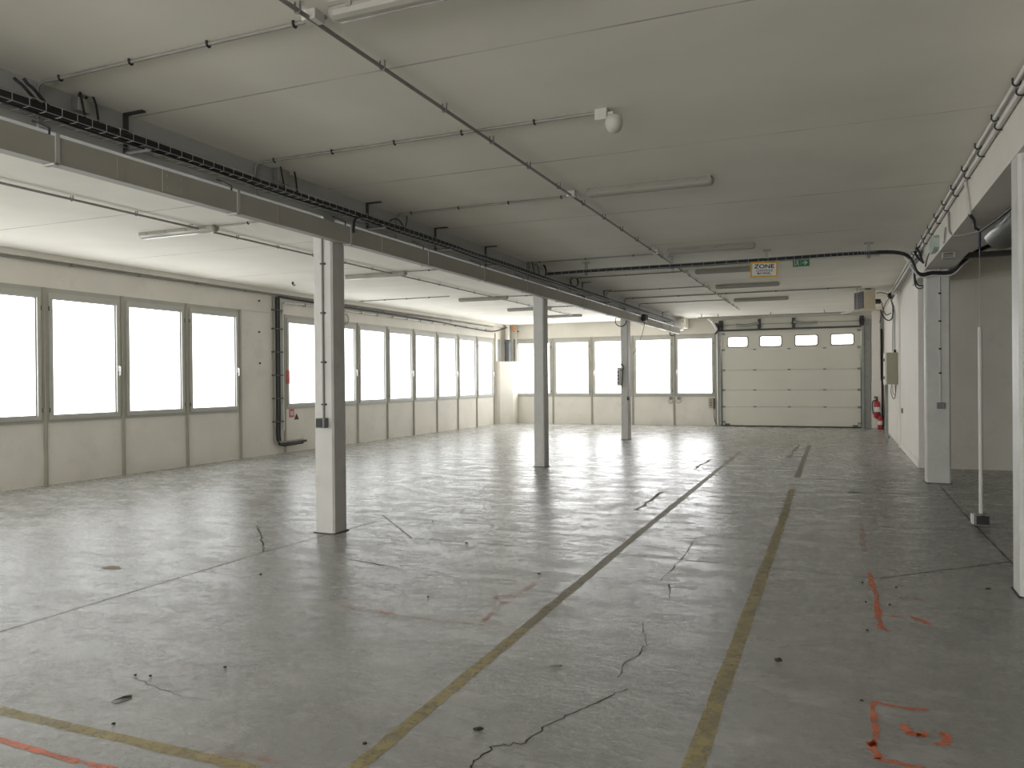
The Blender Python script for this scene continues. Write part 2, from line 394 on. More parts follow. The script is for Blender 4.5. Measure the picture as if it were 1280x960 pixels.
for pts, wd in [([(795, 638), (828, 615)], .035), ([(867, 587), (889, 574)], .04), ([(986, 573), (999, 555)], .04), ([(1060, 615), (1078, 616)], .12)]:
    part(floor, 'scuff', strip(sub(FP(pts), 8, .02), wd, .0010, .5), m_stain)

# ------------------------------------------------------------------ columns
def column(x0, x1, y0, y1, h, label, grp):
    lx, ly = (x0+x1)/2, (y0+y1)/2
    c = thing('column', label, 'column', (lx, ly, 0), grp)
    b = .018
    part(c, 'shaft', MB().prism([(x0+b, y0, .006), (x1-b, y0, .006), (x1, y0+b, .006), (x1, y1-b, .006), (x1-b, y1, .006), (x0+b, y1, .006), (x0, y1-b, .006), (x0, y0+b, .006)], (0, 0, h-.006)), m_steel)
    part(c, 'base_plate', MB().box(x0-.012, x1+.012, y0-.012, y1+.012, 0, .008), m_crack, 'dirty joint at the foot of the column')
    part(c, 'head_plate', MB().box(x0+.01, x1-.11, y0+.02, y1-.02, h, 3.24), m_beam)
    return c
G = 'square painted columns of the left row'
column(-4.97, -4.735, 6.55, 6.78, 3.15, 'grey square column nearest the camera in the left row, black socket box at hip height', G)
column(-5.04, -4.835, 12.93, 13.16, 3.15, 'grey square column, middle one of the left row under the long trunking', G)
column(-5.185, -4.985, 19.48, 19.75, 3.15, 'grey square column, farthest of the left row, before the rear windows', G)
def rcolumn(x0, x1, y0, y1, label, grp):
    c = thing('column', label, 'column', ((x0+x1)/2, (y0+y1)/2, 0), grp); b = .02
    part(c, 'shaft', MB().prism([(x0+b, y0, .006), (x1-b, y0, .006), (x1, y0+b, .006), (x1, y1-b, .006), (x1-b, y1, .006), (x0+b, y1, .006), (x0, y1-b, .006), (x0, y0+b, .006)], (0, 0, 3.094)), m_steel)
    part(c, 'base_plate', MB().box(x0-.012, x1+.012, y0-.012, y1+.012, 0, .008), m_crack, 'dirty joint at the foot of the column')
GR = 'square painted columns of the right row'
rcolumn(1.155, 1.475, 12.75, 13.0, 'square column of the right row beside the recess, small grey socket on its front', GR)
rcolumn(1.155, 1.475, 6.36, 6.62, 'pale square column cut off by the right edge of the photo', GR)
c = thing('column', 'white column between the roller track and the right wall, extinguishers at its foot', 'column', (1.02, 25.9, 0))
part(c, 'shaft', MB().box(.90, 1.135, 25.80, 26.0, 1.45, ZC, .012), m_wallw)
part(c, 'casing', MB().box(.885, 1.155, 25.78, 26.0, 0, 1.45, .012), m_wallw, 'wider lower casing of the column')

# ------------------------------------------------------------------ beams
bm_ = thing('ceiling_beam', 'long grey ceiling beam along the left row of columns', 'beam', (-4.9, 10, 3.2))
part(bm_, 'web', MB().box(-4.95, -4.85, Y0, 25.2, 3.24, ZC-.001), m_beam)
part(bm_, 'end_block', MB().box(-4.97, -4.6, 25.2, 26.0, 3.2, ZC), m_wall, 'pale end of the beam at the rear wall')
solo('ceiling_beam', MB().box(1.15, 1.5, Y0, 14.86, 3.1, ZC-.001), m_wall, 'deep pale beam over the openings on the right side', 'beam', (1.3, 5, 3.1))

# trunking rail hung under the left beam
RX0, RX1, RZ0, RZ1 = -4.70, -4.62, 2.968, 3.140
rl = thing('cable_trunking', 'grey boxed trunking hung under the left beam, full length of the hall', 'trunking', (-4.66, 10, RZ0))
part(rl, 'channel', MB().box(RX0, RX1, Y0, 24.6, RZ0, RZ1, .004).box(RX0-.006, RX1+.006, Y0, 24.6, RZ0-.006, RZ0+.004), m_rail)
ks = [3.47+1.63*i for i in range(-1, 14)]
for y in ks:
    if y < 24.5:
        part(rl, 'hanger_clamp', MB().box(RX1, RX1+.010, y-.014, y+.014, RZ0-.012, RZ1+.016).box(RX0-.01, RX1+.01, y-.03, y+.005, RZ0-.016, RZ0-.002), m_beam); part(rl, 'hanger_rod', MB().tube([(-4.69, y, RZ1), (-4.69, y, 3.20), (-4.848, y, 3.27)], .008, 6), m_dark)
for y, wd in [(4.42, .22), (7.42, .22), (11.55, .16), (14.6, .14), (16.6, .14), (19.2, .14), (22.0, .14)]:
    p = MB().box(RX1, RX1+.007, y-wd/2, y+wd/2, RZ0+.006, RZ1-.004)
    for dy in (-.3, .3):
        for z in (RZ0+.04, RZ1-.04): p.cyl((RX1+.007, y+dy*wd, z), (RX1+.011, y+dy*wd, z), .008, 8)
    part(rl, 'splice_plate', p, m_rail)
for y in (3.95, 5.62, 8.72, 10.1, 11.9, 17.4):
    part(rl, 'rust_mark', MB().box(RX1, RX1+.004, y-.03, y+.03, RZ0+.015, RZ1-.012), m_rail2, 'brownish cover strip')

# wire basket tray in front of the beam
tr = thing('wire_cable_tray', 'long wire basket tray fixed along the face of the left beam', 'cable tray', (-4.68, 10, 3.28))
bk = MB(); TX0, TX1, TZ = -4.80, -4.62, 3.275; TY1 = 24.7
for x, z in ((TX0, TZ+.06), (TX1, TZ+.06), (TX1, TZ), (TX0, TZ), (-4.71, TZ)): bk.tube([(x, Y0, z), (x, TY1, z)], .0035, 5)
y = Y0+.05
while y < TY1:
    bk.tube([(TX0, y, TZ+.06), (TX0, y, TZ), (TX1, y, TZ), (TX1, y, TZ+.06)], .003, 4); y += .11
part(tr, 'basket', bk, m_galv)
for px, py in [(157, 150), (459, 262), (544, 290), (607, 311), (728, 355), (755, 364), (828, 390)]:
    q = at(px, py, 0, -4.84); y = q.y
    hk = MB().box(-4.845, -4.66, y-.02, y+.02, ZC-.012, ZC-.001).box(-4.845, -4.832, y-.02, y+.02, TZ-.03, ZC-.001).box(-4.845, -4.60, y-.02, y+.02, TZ-.03, TZ-.012)
    part(tr, 'bracket', hk, m_dark, 'dark steel hanger bracket')
cb = thing('cable_bundle', 'thick black cables lying in the tray along the left beam', 'cables', (-4.7, 10, 3.3))
def run(x, z, r, ph, a=.012):
    return [(x+a*math.sin(.9*y+ph), y, z+a*.6*math.sin(1.7*y+2*ph)) for y in [Y0+.3*i for i in range(int((24.7-Y0)/.3))]]
for i, (x, z, r) in enumerate([(-4.665, 3.312, .019), (-4.70, 3.305, .020), (-4.735, 3.30, .016), (-4.69, 3.33, .012), (-4.645, 3.298, .013)]):
    part(cb, 'cable', MB().tube(run(x, z, r, i*1.3), r, 7), m_cable)
part(cb, 'cable', MB().tube([(-4.64+.006*math.sin(y), y, 3.255+.006*math.sin(3*y)) for y in [Y0+.3*i for i in range(80)]], .008, 6), m_cable, 'thin cable tied below the tray')

def coil(c, r, nrm, turns, wire, M, name='cable_coil'):
    c = Vector(c); q = Vector((0, 0, 1)).rotation_difference(Vector(nrm).normalized()); pts = []
    for i in range(int(24*turns)+1):
        a = 2*PI*i/24; rr = r*(1+.06*math.sin(a*.37)); pts.append(c+q @ Vector((rr*math.cos(a), rr*math.sin(a), .012*math.sin(a*.6))))
    return MB().tube(pts, wire, 6)

# boxes, loose tails and coils along the tray
def tray_box(px, py, s, label, z=None):
    q = at(px, py, 0, -4.84); b_ = thing('junction_box', label, 'junction box', (-4.85, q.y, q.z))
    part(b_, 'box', MB().box(-4.85, -4.79, q.y-s, q.y+s, q.z-s, q.z+s, .006), m_grey)
    part(b_, 'lid', MB().box(-4.79, -4.782, q.y-s*.9, q.y+s*.9, q.z-s*.9, q.z+s*.9, .003), m_rail)
    lead = MB()
    for k in (-.5, .5): lead.tube(smooth([(-4.80, q.y+k*s, q.z+s), (-4.78, q.y+k*s*1.6, q.z+s+.05), (-4.74, q.y+k*s*2.2, q.z+s*.4), (-4.70, q.y+k*s*2, 3.31)], 4), .008, 6)
    part(b_, 'lead', lead, m_cable)
tray_box(98, 133, .05, 'small grey junction box on the beam above the near tray')
tray_box(349, 219, .09, 'grey junction box with looped black leads on the beam left of the nearest column')
tray_box(662, 336, .11, 'junction box with a tangle of black leads where the crossing tray starts')
tray_box(780, 385, .05, 'small junction box on the beam near the far column', 0)
for (px, py, r, lab) in [(675, 338, .14, 'coil of black cable hanging beside the crossing tray start'), (718, 352, .10, 'small black cable coil on the tray past the crossing tray')]:
    q = at(px, py, 0, -4.74); solo('cable_coil', coil(q, r, (1, -.5, .1), 3, .008, m_cable), m_cable, lab, 'cable coil', q)
q = at(445, 283, 0, -4.6)
solo('cable_drop', MB().tube(smooth([(-4.70, q.y+.35, 3.30), (-4.62, q.y+.12, 3.27), (-4.598, q.y-.02, 3.22), (-4.595, q.y-.05, 3.13), (-4.597, q.y-.05, 3.08)], 6), .014, 8), m_cable, 'black cable bending down off the tray above the nearest column', 'cable', q)
q = at(24, 107, 0, -4.7)
solo('cable_tail', MB().tube(smooth([(-4.70, q.y+.15, 3.32), (-4.72, q.y+.05, 3.42), (-4.74, q.y+.02, 3.45), (-4.75, q.y, 3.47)], 5), .010, 6).tube(smooth([(-4.68, q.y+.2, 3.32), (-4.70, q.y+.10, 3.42), (-4.72, q.y+.07, 3.45), (-4.73, q.y+.05, 3.48)], 5), .010, 6), m_cable, 'pair of black cables rising from the tray at the left edge', 'cable', q)
q = at(497, 285, 0, -4.7)
solo('cable_loop', MB().tube(smooth([(-4.68, q.y-.25, 3.31), (-4.68, q.y-.15, 3.39), (-4.68, q.y, 3.41), (-4.68, q.y+.13, 3.33)], 6), .007, 6).tube(smooth([(-4.68, q.y+.12, 3.31), (-4.70, q.y+.2, 3.42), (-4.75, q.y+.3, ZC-.02)], 5), .006, 6), m_cable, 'thin black cable looping up from the tray right of the nearest column', 'cable', q)
# end of the beam at the rear wall: white box and pipes
q = at(842, 404, 1, 25.1)
t = thing('junction_box', 'white box at the rear end of the left beam above the windows', 'junction box', (-4.75, 25.1, 3.2))
part(t, 'box', MB().box(-4.845, -4.60, 24.75, 25.19, 3.10, 3.34, .02), m_wall)
part(t, 'lead', MB().tube(smooth([(-4.66, 24.9, 3.36), (-4.60, 24.9, 3.45), (-4.5, 24.95, 3.42), (-4.48, 25, 3.2)], 5), .012, 6), m_condw)

# ------------------------------------------------------------------ crossing tray
ct = thing('wire_cable_tray', 'wire basket tray crossing the ceiling from the left beam towards the right columns', 'cable tray', (-1.8, 12.55, 3.36))
bk = MB(); CY, CZ = 12.6, 3.345
path = [(-4.62, CY, CZ), (-3, CY, CZ+.004), (-1, CY-.02, CZ), (.2, CY, CZ+.005), (.55, CY+.05, CZ-.005)]
sp = smooth(path, 12)
for dy, dz in ((-.06, .05), (.06, .05), (-.06, 0), (.06, 0)): bk.tube([p+Vector((0, dy, dz)) for p in sp], .0035, 5)
for p in sp:
    bk.tube([p+Vector((0, -.06, .05)), p+Vector((0, -.06, 0)), p+Vector((0, .06, 0)), p+Vector((0, .06, .05))], .003, 4)
part(ct, 'basket', bk, m_galv)
for px, py in [(731, 341), (839, 330), (958, 322), (1086, 312)]:
    x = at(px, py, 1, CY).x
    part(ct, 'bracket', MB().box(x-.025, x+.025, CY+.075, CY+.088, CZ-.03, ZC-.001).box(x-.025, x+.025, CY-.08, CY+.088, CZ-.03, CZ-.016).box(x-.06, x+.06, CY+.03, CY+.12, ZC-.012, ZC-.001), m_track)
cb = thing('cable_bundle', 'black cables in the crossing tray, sweeping over the right column into the recess', 'cables', (-1, 12.6, 3.36))
xe = [at(1130, 318, 1, 12.62), at(1148, 326, 1, 12.64), at(1166, 331, 1, 12.66), at(1190, 331, 1, 12.66), at(1207, 325, 1, 12.6), at(1225, 313, 1, 12.5), at(1252, 303, 1, 12.4), at(1290, 296, 1, 12.3)]
for i, (dy, dz, r) in enumerate([(-.03, .02, .017), (0, .018, .018), (.03, .022, .015), (-.015, .045, .013), (.015, .048, .012)]):
    p = [(-4.66, CY+dy, CZ+dz), (-3.6, CY+dy, CZ+dz+.01), (-2.4, CY+dy-.01, CZ+dz-.004), (-1, CY+dy, CZ+dz), (.2, CY+dy, CZ+dz+.01)]
    p += [(v.x, v.y+dy*.8, v.z+(dz-.02)*(.8+.25*k) if v.x < 1.0 else (min(v.z-.035, 3.035) if v.x < 1.62 else v.z)+(dz-.02)*.9) for k, v in enumerate(xe)]
    part(cb, 'cable', MB().tube(smooth(p, 7), r, 7), m_cable)
part(cb, 'cable', MB().tube(smooth([(v.x, v.y-.03, (min(v.z-.035, 3.035) if 1 <= v.x < 1.62 else v.z)-.035) for v in xe], 6), .011, 7), m_condw, 'pale cable at the bottom of the bundle')
q = at(1149, 320, 0, 1.08)
solo('cable_drop', MB().tube(smooth([(1.08, 13.2, 3.47), (1.06, 12.95, 3.45), (1.09, 12.8, 3.36), (1.12, 12.72, 3.22)], 6), .016, 7).tube(smooth([(1.10, 13.4, 3.46), (1.05, 13.1, 3.42), (1.07, 12.85, 3.3), (1.13, 12.70, 3.2)], 6), .016, 7), m_cable, 'black cables dropping from the ceiling pipes to the bundle at the right column', 'cable', q)

# ------------------------------------------------------------------ ceiling conduits
def clip_x(mb, x, y, z, r):      # saddle round a conduit that runs along y
    R_ = r+.004
    return mb.tube([(x-R_, y, ZC)]+[(x-R_*math.cos(a), y, z-R_*math.sin(a)) for a in [PI*k/8 for k in range(9)]]+[(x+R_, y, ZC)], .006, 5)
def clip_y(mb, x, y, z, r):
    R_ = r+.004
    return mb.tube([(x, y-R_, ZC)]+[(x, y-R_*math.cos(a), z-R_*math.sin(a)) for a in [PI*k/8 for k in range(9)]]+[(x, y+R_, ZC)], .008, 5)
def long_conduit(x, y0, y1, r, z, label, boxes):
    t = thing('ceiling_conduit', label, 'conduit', (x, (y0+y1)/2, z))
    part(t, 'pipe', MB().tube([(x, y0, z), (x, y1, z)], r, 10), m_cond)
    y = y0+.3
    while y < y1: part(t, 'clip', clip_x(MB(), x, y, z, r), m_grey); y += .82
    for b in boxes:
        part(t, 'junction_box', MB().box(x-.045, x+.045, b-.045, b+.045, ZC-.055, ZC, .006), m_condw)
LY = [3.45, 7.83, 11.92, 14.43, 16.98, 20.1]
LLY = [7.6, 12.2, 16.88, 19.87, 22.6]
long_conduit(-2.60, Y0, 22.8, .013, ZC-.045, 'long grey conduit with clips running down the middle of the main ceiling', LY)
long_conduit(-7.48, Y0, 23.2, .013, ZC-.035, 'long grey conduit down the ceiling of the window bay', LLY)
def lat(y, x0, x1, label, r=.011, step=.62, M=None, drop=True, dark=True):
    z = ZC-r-.004; t = thing('ceiling_conduit', label, 'conduit', ((x0+x1)/2, y, z), 'conduits crossing the ceiling')
    pts = [(x0, y, z), (x1, y, z)]
    if drop: pts = [(x0-.115, y, 3.24), (x0-.115, y, z-.05), (x0-.10, y, z-.015), (x0-.06, y, z), (x1, y, z)]
    part(t, 'pipe', MB().tube(pts, r, 8), M or m_cond)
    x = x0+.1
    while x < x1-.05: part(t, 'clip', clip_y(MB(), x, y, z, r), m_black if dark else m_grey); x += step
lat(3.5, -4.72, -2.55, 'clipped conduit crossing to the nearest ceiling light')
lat(5.56, -4.72, -1.66, 'clipped conduit crossing to the domed sensor', .012)
lat(7.96, -4.72, -2.62, 'clipped conduit crossing to the second ceiling light')
lat(12.2, -4.72, -2.6, 'clipped conduit crossing just before the crossing tray', step=.8)
lat(14.43, -4.72, -2.6, 'clipped conduit crossing just behind the crossing tray', step=.9, dark=False)
lat(16.98, -4.72, -2.6, 'conduit crossing to the fourth ceiling light', step=1, dark=False)
lat(18.6, -4.72, .45, 'conduit crossing to the beige heater', .014, 1.1)
lat(20.1, -4.72, -2.6, 'conduit crossing to the farthest ceiling light', step=1.2, dark=False)
lat(7.6, -7.45, -5.0, 'conduit from the near lamp of the window bay to the beam', drop=False)
lat(12.2, -7.45, -5.0, 'conduit from the second lamp of the window bay to the beam', drop=False)
lat(16.88, -7.45, -5.0, 'conduit from the third lamp of the window bay to the beam', drop=False)
lat(19.87, -7.45, -5.0, 'conduit from the fourth lamp of the window bay to the beam', drop=False)
lat(16.2, -10.9, -8.4, 'conduit from the wall ledge towards the third lamp of the window bay', drop=False)

# ------------------------------------------------------------------ luminaires
def make_light(label):
    r = thing('ceiling_light', label, 'ceiling light', (0, 0, 0), 'fluorescent lamps on the ceiling')
    W, hb = .65, .055
    ho = part(r, 'housing', MB().prism([(-W+.02, -hb, 0), (-W+.02, -hb-.006, -.022), (-W+.02, hb+.006, -.022), (-W+.02, hb, 0)], (2*W-.04, 0, 0)), m_lamp)
    pr = [(-hb, -.022), (-hb-.004, -.045), (-hb*.85, -.068), (-hb*.45, -.082), (0, -.086), (hb*.45, -.082), (hb*.85, -.068), (hb+.004, -.045), (hb, -.022)]
    df = part(r, 'diffuser', MB().prism([(-W+.045, a, b) for a, b in pr], (2*W-.09, 0, 0)), m_cover)
    for s in (-1, 1):
        e = MB(); rings = [(0, 1.0), (.02, .97), (.035, .82), (.045, .5)]; vs = []; fs = []
        for d, k in rings:
            for a, b in pr: vs.append((s*(W-.045+d), a*k, -.022+(b+.022)*k if b < -.022 else b))
        nn_ = len(pr)
        for i in range(len(rings)-1):
            for j in range(nn_-1): fs.append((i*nn_+j, i*nn_+j+1, (i+1)*nn_+j+1, (i+1)*nn_+j))
        e.add(vs, fs, True).add(vs[-nn_:], [tuple(range(nn_))])
        part(df, 'end_cap', e, m_lamp)
    for x in (-.5, -.17, .17, .5):
        for s in (-1, 1): part(ho, 'clip', MB().box(x-.016, x+.016, s*hb-.004 if s > 0 else -hb-.010, s*hb+.010 if s > 0 else -hb+.004, -.045, -.012), m_cond)
    return r
lab = ['ceiling lamp with clear cover, cut off by the top edge of the photo', 'ceiling lamp right of the long conduit, just beyond the domed sensor', 'ceiling lamp just in front of the crossing cable tray',
       'ceiling lamp half hidden behind the ZONE sign', 'ceiling lamp second from the roller door in the main bay', 'ceiling lamp nearest the roller door in the main bay']
L0 = make_light(lab[0]); L0.location = (-1.83, LY[0], ZC-.001)
for y, l in zip(LY[1:], lab[1:]): dup(L0, (-1.78, y, ZC-.001), l)
for y, l in zip(LLY, ['lamp on the window bay ceiling, left of the nearest column and above the near windows', 'lamp on the window bay ceiling, partly hidden by the nearest column', 'third lamp back on the window bay ceiling, between the two nearer columns',
                      'lamp on the window bay ceiling passing behind the middle column', 'farthest lamp on the window bay ceiling, near the rear windows']):
    dup(L0, (-7.85-(.03 if y < 10 else 0), y, ZC-.001), l)

# motion sensor
q = Vector((-1.60, 5.56, ZC))
t = thing('motion_sensor', 'white box with a dome, hanging at the end of its conduit', 'sensor', q)
part(t, 'mount_box', MB().box(q.x-.05, q.x+.045, q.y-.05, q.y+.05, ZC-.085, ZC, .006), m_sensor)
part(t, 'neck', MB().lathe((q.x+.085, q.y, ZC-.055), [(0, 0), (.055, 0), (.062, -.02), (.062, -.035), (.0, -.036)], 20).box(q.x+.02, q.x+.085, q.y-.03, q.y+.03, ZC-.08, ZC-.03), m_sensor)
part(t, 'dome', MB().lathe((q.x+.085, q.y, ZC-.088), [(.064, .0), (.064, -.025), (.058, -.055), (.044, -.078), (.022, -.09), (.001, -.094)], 22), m_sensor)

# ------------------------------------------------------------------ signs
def text_mesh(body, size, loc, rot, M, parent, name, ext=.002, sx=1, bold=0):
    cu = bpy.data.curves.new(name, 'FONT'); cu.body = body; cu.size = size; cu.extrude = ext; cu.align_x = 'CENTER'; cu.align_y = 'CENTER'; cu.offset = bold
    tmp = bpy.data.objects.new(name+'_tmp', cu); col.objects.link(tmp)
    dg = bpy.context.evaluated_depsgraph_get(); me = bpy.data.meshes.new_from_object(tmp.evaluated_get(dg))
    bpy.data.objects.remove(tmp); me.name = name
    R = Matrix.Translation(Vector(loc)-ORG[parent]) @ rot.to_4x4() @ Matrix.Diagonal((sx, 1, 1, 1))
    me.transform(R); me.materials.clear(); me.materials.append(M)
    o = bpy.data.objects.new(name, me); col.objects.link(o); o.parent = parent; ORG[o] = ORG[parent]; return o
face = Matrix(((1, 0, 0), (0, 0, -1), (0, 1, 0)))      # text upright, facing -y
SY = 12.48
a, b = at(938, 332, 1, SY), at(972.5, 346, 1, SY); cx, cz = (a.x+b.x)/2, (at(955, 337, 1, SY).z+.002); hw, hh = (b.x-a.x)/2, .120
t = thing('hanging_sign', 'yellow bordered ZONE sign hanging under the crossing tray', 'sign', (cx, SY, cz))
part(t, 'panel', MB().box(cx-hw, cx+hw, SY-.003, SY+.003, cz-hh, cz+hh), m_white)
part(t, 'border', MB().quad_frame(cx-hw, cx+hw, cz-hh, cz+hh, .027, SY-.0055, SY-.003), m_yel, 'yellow border')
part(t, 'hook', MB().tube([(cx-.02, SY, cz+hh-.01), (cx-.02, SY+.02, CZ+.01), (cx-.02, SY+.06, CZ+.02)], .003, 6), m_galv)
text_mesh('ZONE', .085, (cx, SY-.005, cz+.045), face, m_ink, t, 'lettering', .001, 1.25, .0022)
text_mesh('CONTROLE', .046, (cx+.005, SY-.005, cz-.018), face, m_ink, t, 'lettering', .001, 1.0, .0006)
text_mesh('MATERIEL', .046, (cx, SY-.005, cz-.062), face, m_ink, t, 'lettering', .001, 1.0, .0006)
t.rotation_euler = (0, .035, .06)

EY = 13.6
q = at(1001.5, 333.5, 1, EY); ez = ZC-.085
t = thing('exit_sign', 'small green emergency exit sign with arrow on the ceiling right of the ZONE sign', 'sign', (q.x, EY, ZC))
part(t, 'housing', MB().box(q.x-.11, q.x+.12, EY-.02, EY+.05, ZC-.05, ZC, .006), m_plastic)
part(t, 'panel', MB().box(q.x-.128, q.x+.128, EY-.012, EY-.006, ZC-.165, ZC-.045), m_green, 'green panel')
pz = ZC-.105
pg = MB()
def flat(pts): pg.prism([(q.x+a_, EY-.0125, pz+b_) for a_, b_ in pts], (0, -.0015, 0))
flat([(-.005, -.04), (-.005, .04), (-.001, .04), (-.001, -.04)])
flat([(.02, -.012), (.02, .010), (.070, .010), (.070, -.012)]); flat([(.058, -.042), (.105, -.001), (.058, .04), (.045, .03), (.078, -.001), (.045, -.03)])
flat([(-.105, -.045), (-.105, .045), (-.094, .045), (-.094, -.045)]); flat([(-.105, .045), (-.045, .045), (-.045, .037), (-.105, .037)])
pg.lathe((q.x-.055, EY-.0125, pz+.026), [(0, 0), (.011, 0), (.011, .0015), (0, .0015)], 12, (0, -1, 0))
flat([(-.078, .012), (-.048, .014), (-.030, -.004), (-.035, -.008), (-.048, .002), (-.052, -.014), (-.034, -.030), (-.036, -.045), (-.044, -.045), (-.044, -.034), (-.062, -.018), (-.076, -.034), (-.088, -.034), (-.088, -.027), (-.078, -.025), (-.068, -.008), (-.070, .004), (-.078, .004)])
part(t, 'pictogram', pg, m_white, 'white running figure, door and arrow')

# ------------------------------------------------------------------ sectional door
D = thing('door_1', 'closed pale sectional garage door with four small windows in the rear wall', 'garage door', ((DX0+DX1)/2, 25.94, 0), kind='structure')
zs = [.02, .635, 1.17, 1.81, 2.47, 3.07]; dx0, dx1, fy = -3.52, .60, 25.925
wins = [(-3.333, -2.709), (-2.338, -1.685), (-1.278, -.623), (-.239, .403)]
def rrect(x0, x1, z0, z1, r, y, n=5):
    out = []
    for cx_, cz_, a0 in ((x1-r, z1-r, 0), (x0+r, z1-r, PI/2), (x0+r, z0+r, PI), (x1-r, z0+r, 1.5*PI)):
        for i in range(n+1): out.append(Vector((cx_+r*math.cos(a0+i*PI/2/n), y, cz_+r*math.sin(a0+i*PI/2/n))))
    return out
for k in range(5):
    p = MB()
    if k < 4: p.box(dx0, dx1, fy, fy+.045, zs[k]+.003, zs[k+1]-.003, .006)
    else:
        z0, z1 = zs[4]+.003, zs[5]; xs = [dx0]+[v for ww in wins for v in ww]+[dx1]
        p.box(dx0, dx1, fy, fy+.045, z0, 2.56).box(dx0, dx1, fy, fy+.045, 2.88, z1)
        for i in range(0, len(xs), 2): p.box(xs[i], xs[i+1], fy, fy+.045, 2.56, 2.88)
    pn = part(D, 'panel', p, m_door)
    if k == 4:
        for x0, x1 in wins:
            o_, i_ = rrect(x0-.02, x1+.02, 2.54, 2.90, .07, fy-.012), rrect(x0+.015, x1-.015, 2.572, 2.868, .05, fy-.012)
            N = len(o_); fr = MB(); dv = Vector((0, .03, 0))
            fr.add(o_+i_+[v+dv for v in o_]+[v+dv for v in i_], [(j, (j+1) % N, N+(j+1) % N, N+j) for j in range(N)]+[(j, (j+1) % N, 2*N+(j+1) % N, 2*N+j) for j in range(N)]+[(N+j, N+(j+1) % N, 3*N+(j+1) % N, 3*N+j) for j in range(N)])
            part(pn, 'window_surround', fr, m_doorf, 'dark rounded window surround')
            part(pn, 'pane', MB().prism(rrect(x0+.012, x1-.012, 2.57, 2.87, .05, fy+.008), (0, .012, 0)), m_pane_d)
for k in range(1, 5):
    for x in (-2.50, -1.46, -.42): part(D, 'hinge', MB().box(x-.045, x+.045, fy-.010, fy, zs[k]-.022, zs[k]+.022, .003).cyl((x-.05, fy-.012, zs[k]), (x+.05, fy-.012, zs[k]), .008, 8), m_lamp)
for k in range(0, 6):
    for x, s in ((dx0+.05, -1), (dx1-.05, 1)):
        z = zs[k] if 0 < k < 5 else (zs[0]+.12 if k == 0 else zs[5]-.08)
        part(D, 'roller_bracket', MB().box(x-.05, x+.05, fy-.03, fy, z-.035, z+.035, .004).cyl((x, fy-.03, z), (x+s*.12, fy-.03, z), .010, 8), m_track)
part(D, 'light_stop', MB().box(DX0-.04, DX1+.04, 26.21, 26.25, 0, DZ+.04), m_door)  # added sheet outside the door, keeps sky light out of the panel gaps
part(D, 'bottom_seal', MB().box(dx0, dx1, fy-.008, fy+.05, 0, .035), m_black, 'black rubber bottom seal')
for x in (dx0+.16, dx1-.16): part(D, 'lift_handle', MB().box(x-.08, x+.08, fy-.05, fy, .05, .085, .006), m_black, 'black lift handle')
for s, x in ((-1, dx0-.02), (1, dx1+.02)):
    x0, x1 = (x-.075, x) if s < 0 else (x, x+.075)
    tk = MB().box(x0, x1, fy-.06, fy-.052, 0, 3.25).box(x0 if s < 0 else x1-.006, x0+.006 if s < 0 else x1, fy-.06, fy+.06, 0, 3.25)
    part(D, 'track', tk, m_track)
part(D, 'track_cover', MB().box(.665, .865, 25.93, 26.0, 0, 3.3).box(.72, .735, 25.915, 25.93, 0, 3.3).box(.80, .812, 25.92, 25.93, 0, 3.3), m_track, 'galvanised side post')
for z in [.35+.4*i for i in range(8)]: part(D, 'bolt', MB().cyl((.77, 25.93, z), (.77, 25.916, z), .012, 8), m_dark)
part(D, 'head_rail', MB().box(dx0-.08, dx1+.02, fy-.06, fy+.05, 3.07, 3.125), m_dark, 'dark head rail')
part(D, 'header_panel', MB().box(DX0+.05, DX1-.02, 25.955, 26.0, 3.125, 3.46), m_door)
part(D, 'spring_shaft', MB().cyl((dx0, 25.86, 3.27), (dx1, 25.86, 3.27), .012, 10), m_lamp)
for x in (-2.35, -1.32):
    part(D, 'spring_bracket', MB().box(x-.045, x+.045, 25.90, 25.955, 3.125, 3.44).prism([(x-.045, 25.90, 3.125), (x+.045, 25.90, 3.125), (x+.075, 25.90, 3.02+.1), (x-.075, 25.90, 3.12)], (0, .05, 0)).box(x-.055, x+.055, 25.84, 25.90, 3.22, 3.32), m_dark)
for x0, x1, s in ((-3.05, -2.35, -1), (-1.32, -.62, 1)):
    pts = [(x0, 25.82, 3.30 if s > 0 else 3.26), ((x0+x1)/2, 25.82, 3.245), (x1, 25.82, 3.26 if s > 0 else 3.31)]
    part(D, 'spring', MB().tube(smooth(pts, 8), .045, 10), m_track, 'coiled torsion spring')
for x in (dx0-.02, dx1+.03): part(D, 'end_bearing', MB().box(x-.06, x+.06, 25.80, 25.955, 3.12, 3.42, .01).cyl((x-.07, 25.86, 3.27), (x+.07, 25.86, 3.27), .075, 16), m_black)
part(D, 'chain_hoist', MB().cyl((dx0-.20, 25.86, 3.30), (dx0-.06, 25.86, 3.27), .06, 14).tube(smooth([(dx0-.13, 25.86, 3.24), (dx0-.10, 25.84, 3.15), (dx0-.14, 25.84, 3.06), (dx0-.20, 25.86, 3.0)], 5), .025, 8), m_black)
# horizontal rail on the ceiling in front of the door
a, b = at(863, 391, 2, 3.47), at(1072, 386, 2, 3.47)
t = thing('ceiling_rail', 'dark steel rail across the ceiling in front of the garage door', 'rail', (-1.4, 24.6, 3.45))
part(t, 'bar', MB().box(-4.05, .55, 24.58, 24.63, 3.42, 3.46), m_track)
for x in (-3.95, -3.45, -1.9, -.4): part(t, 'hanger', MB().box(x-.012, x+.012, 24.595, 24.615, 3.46, ZC), m_track)
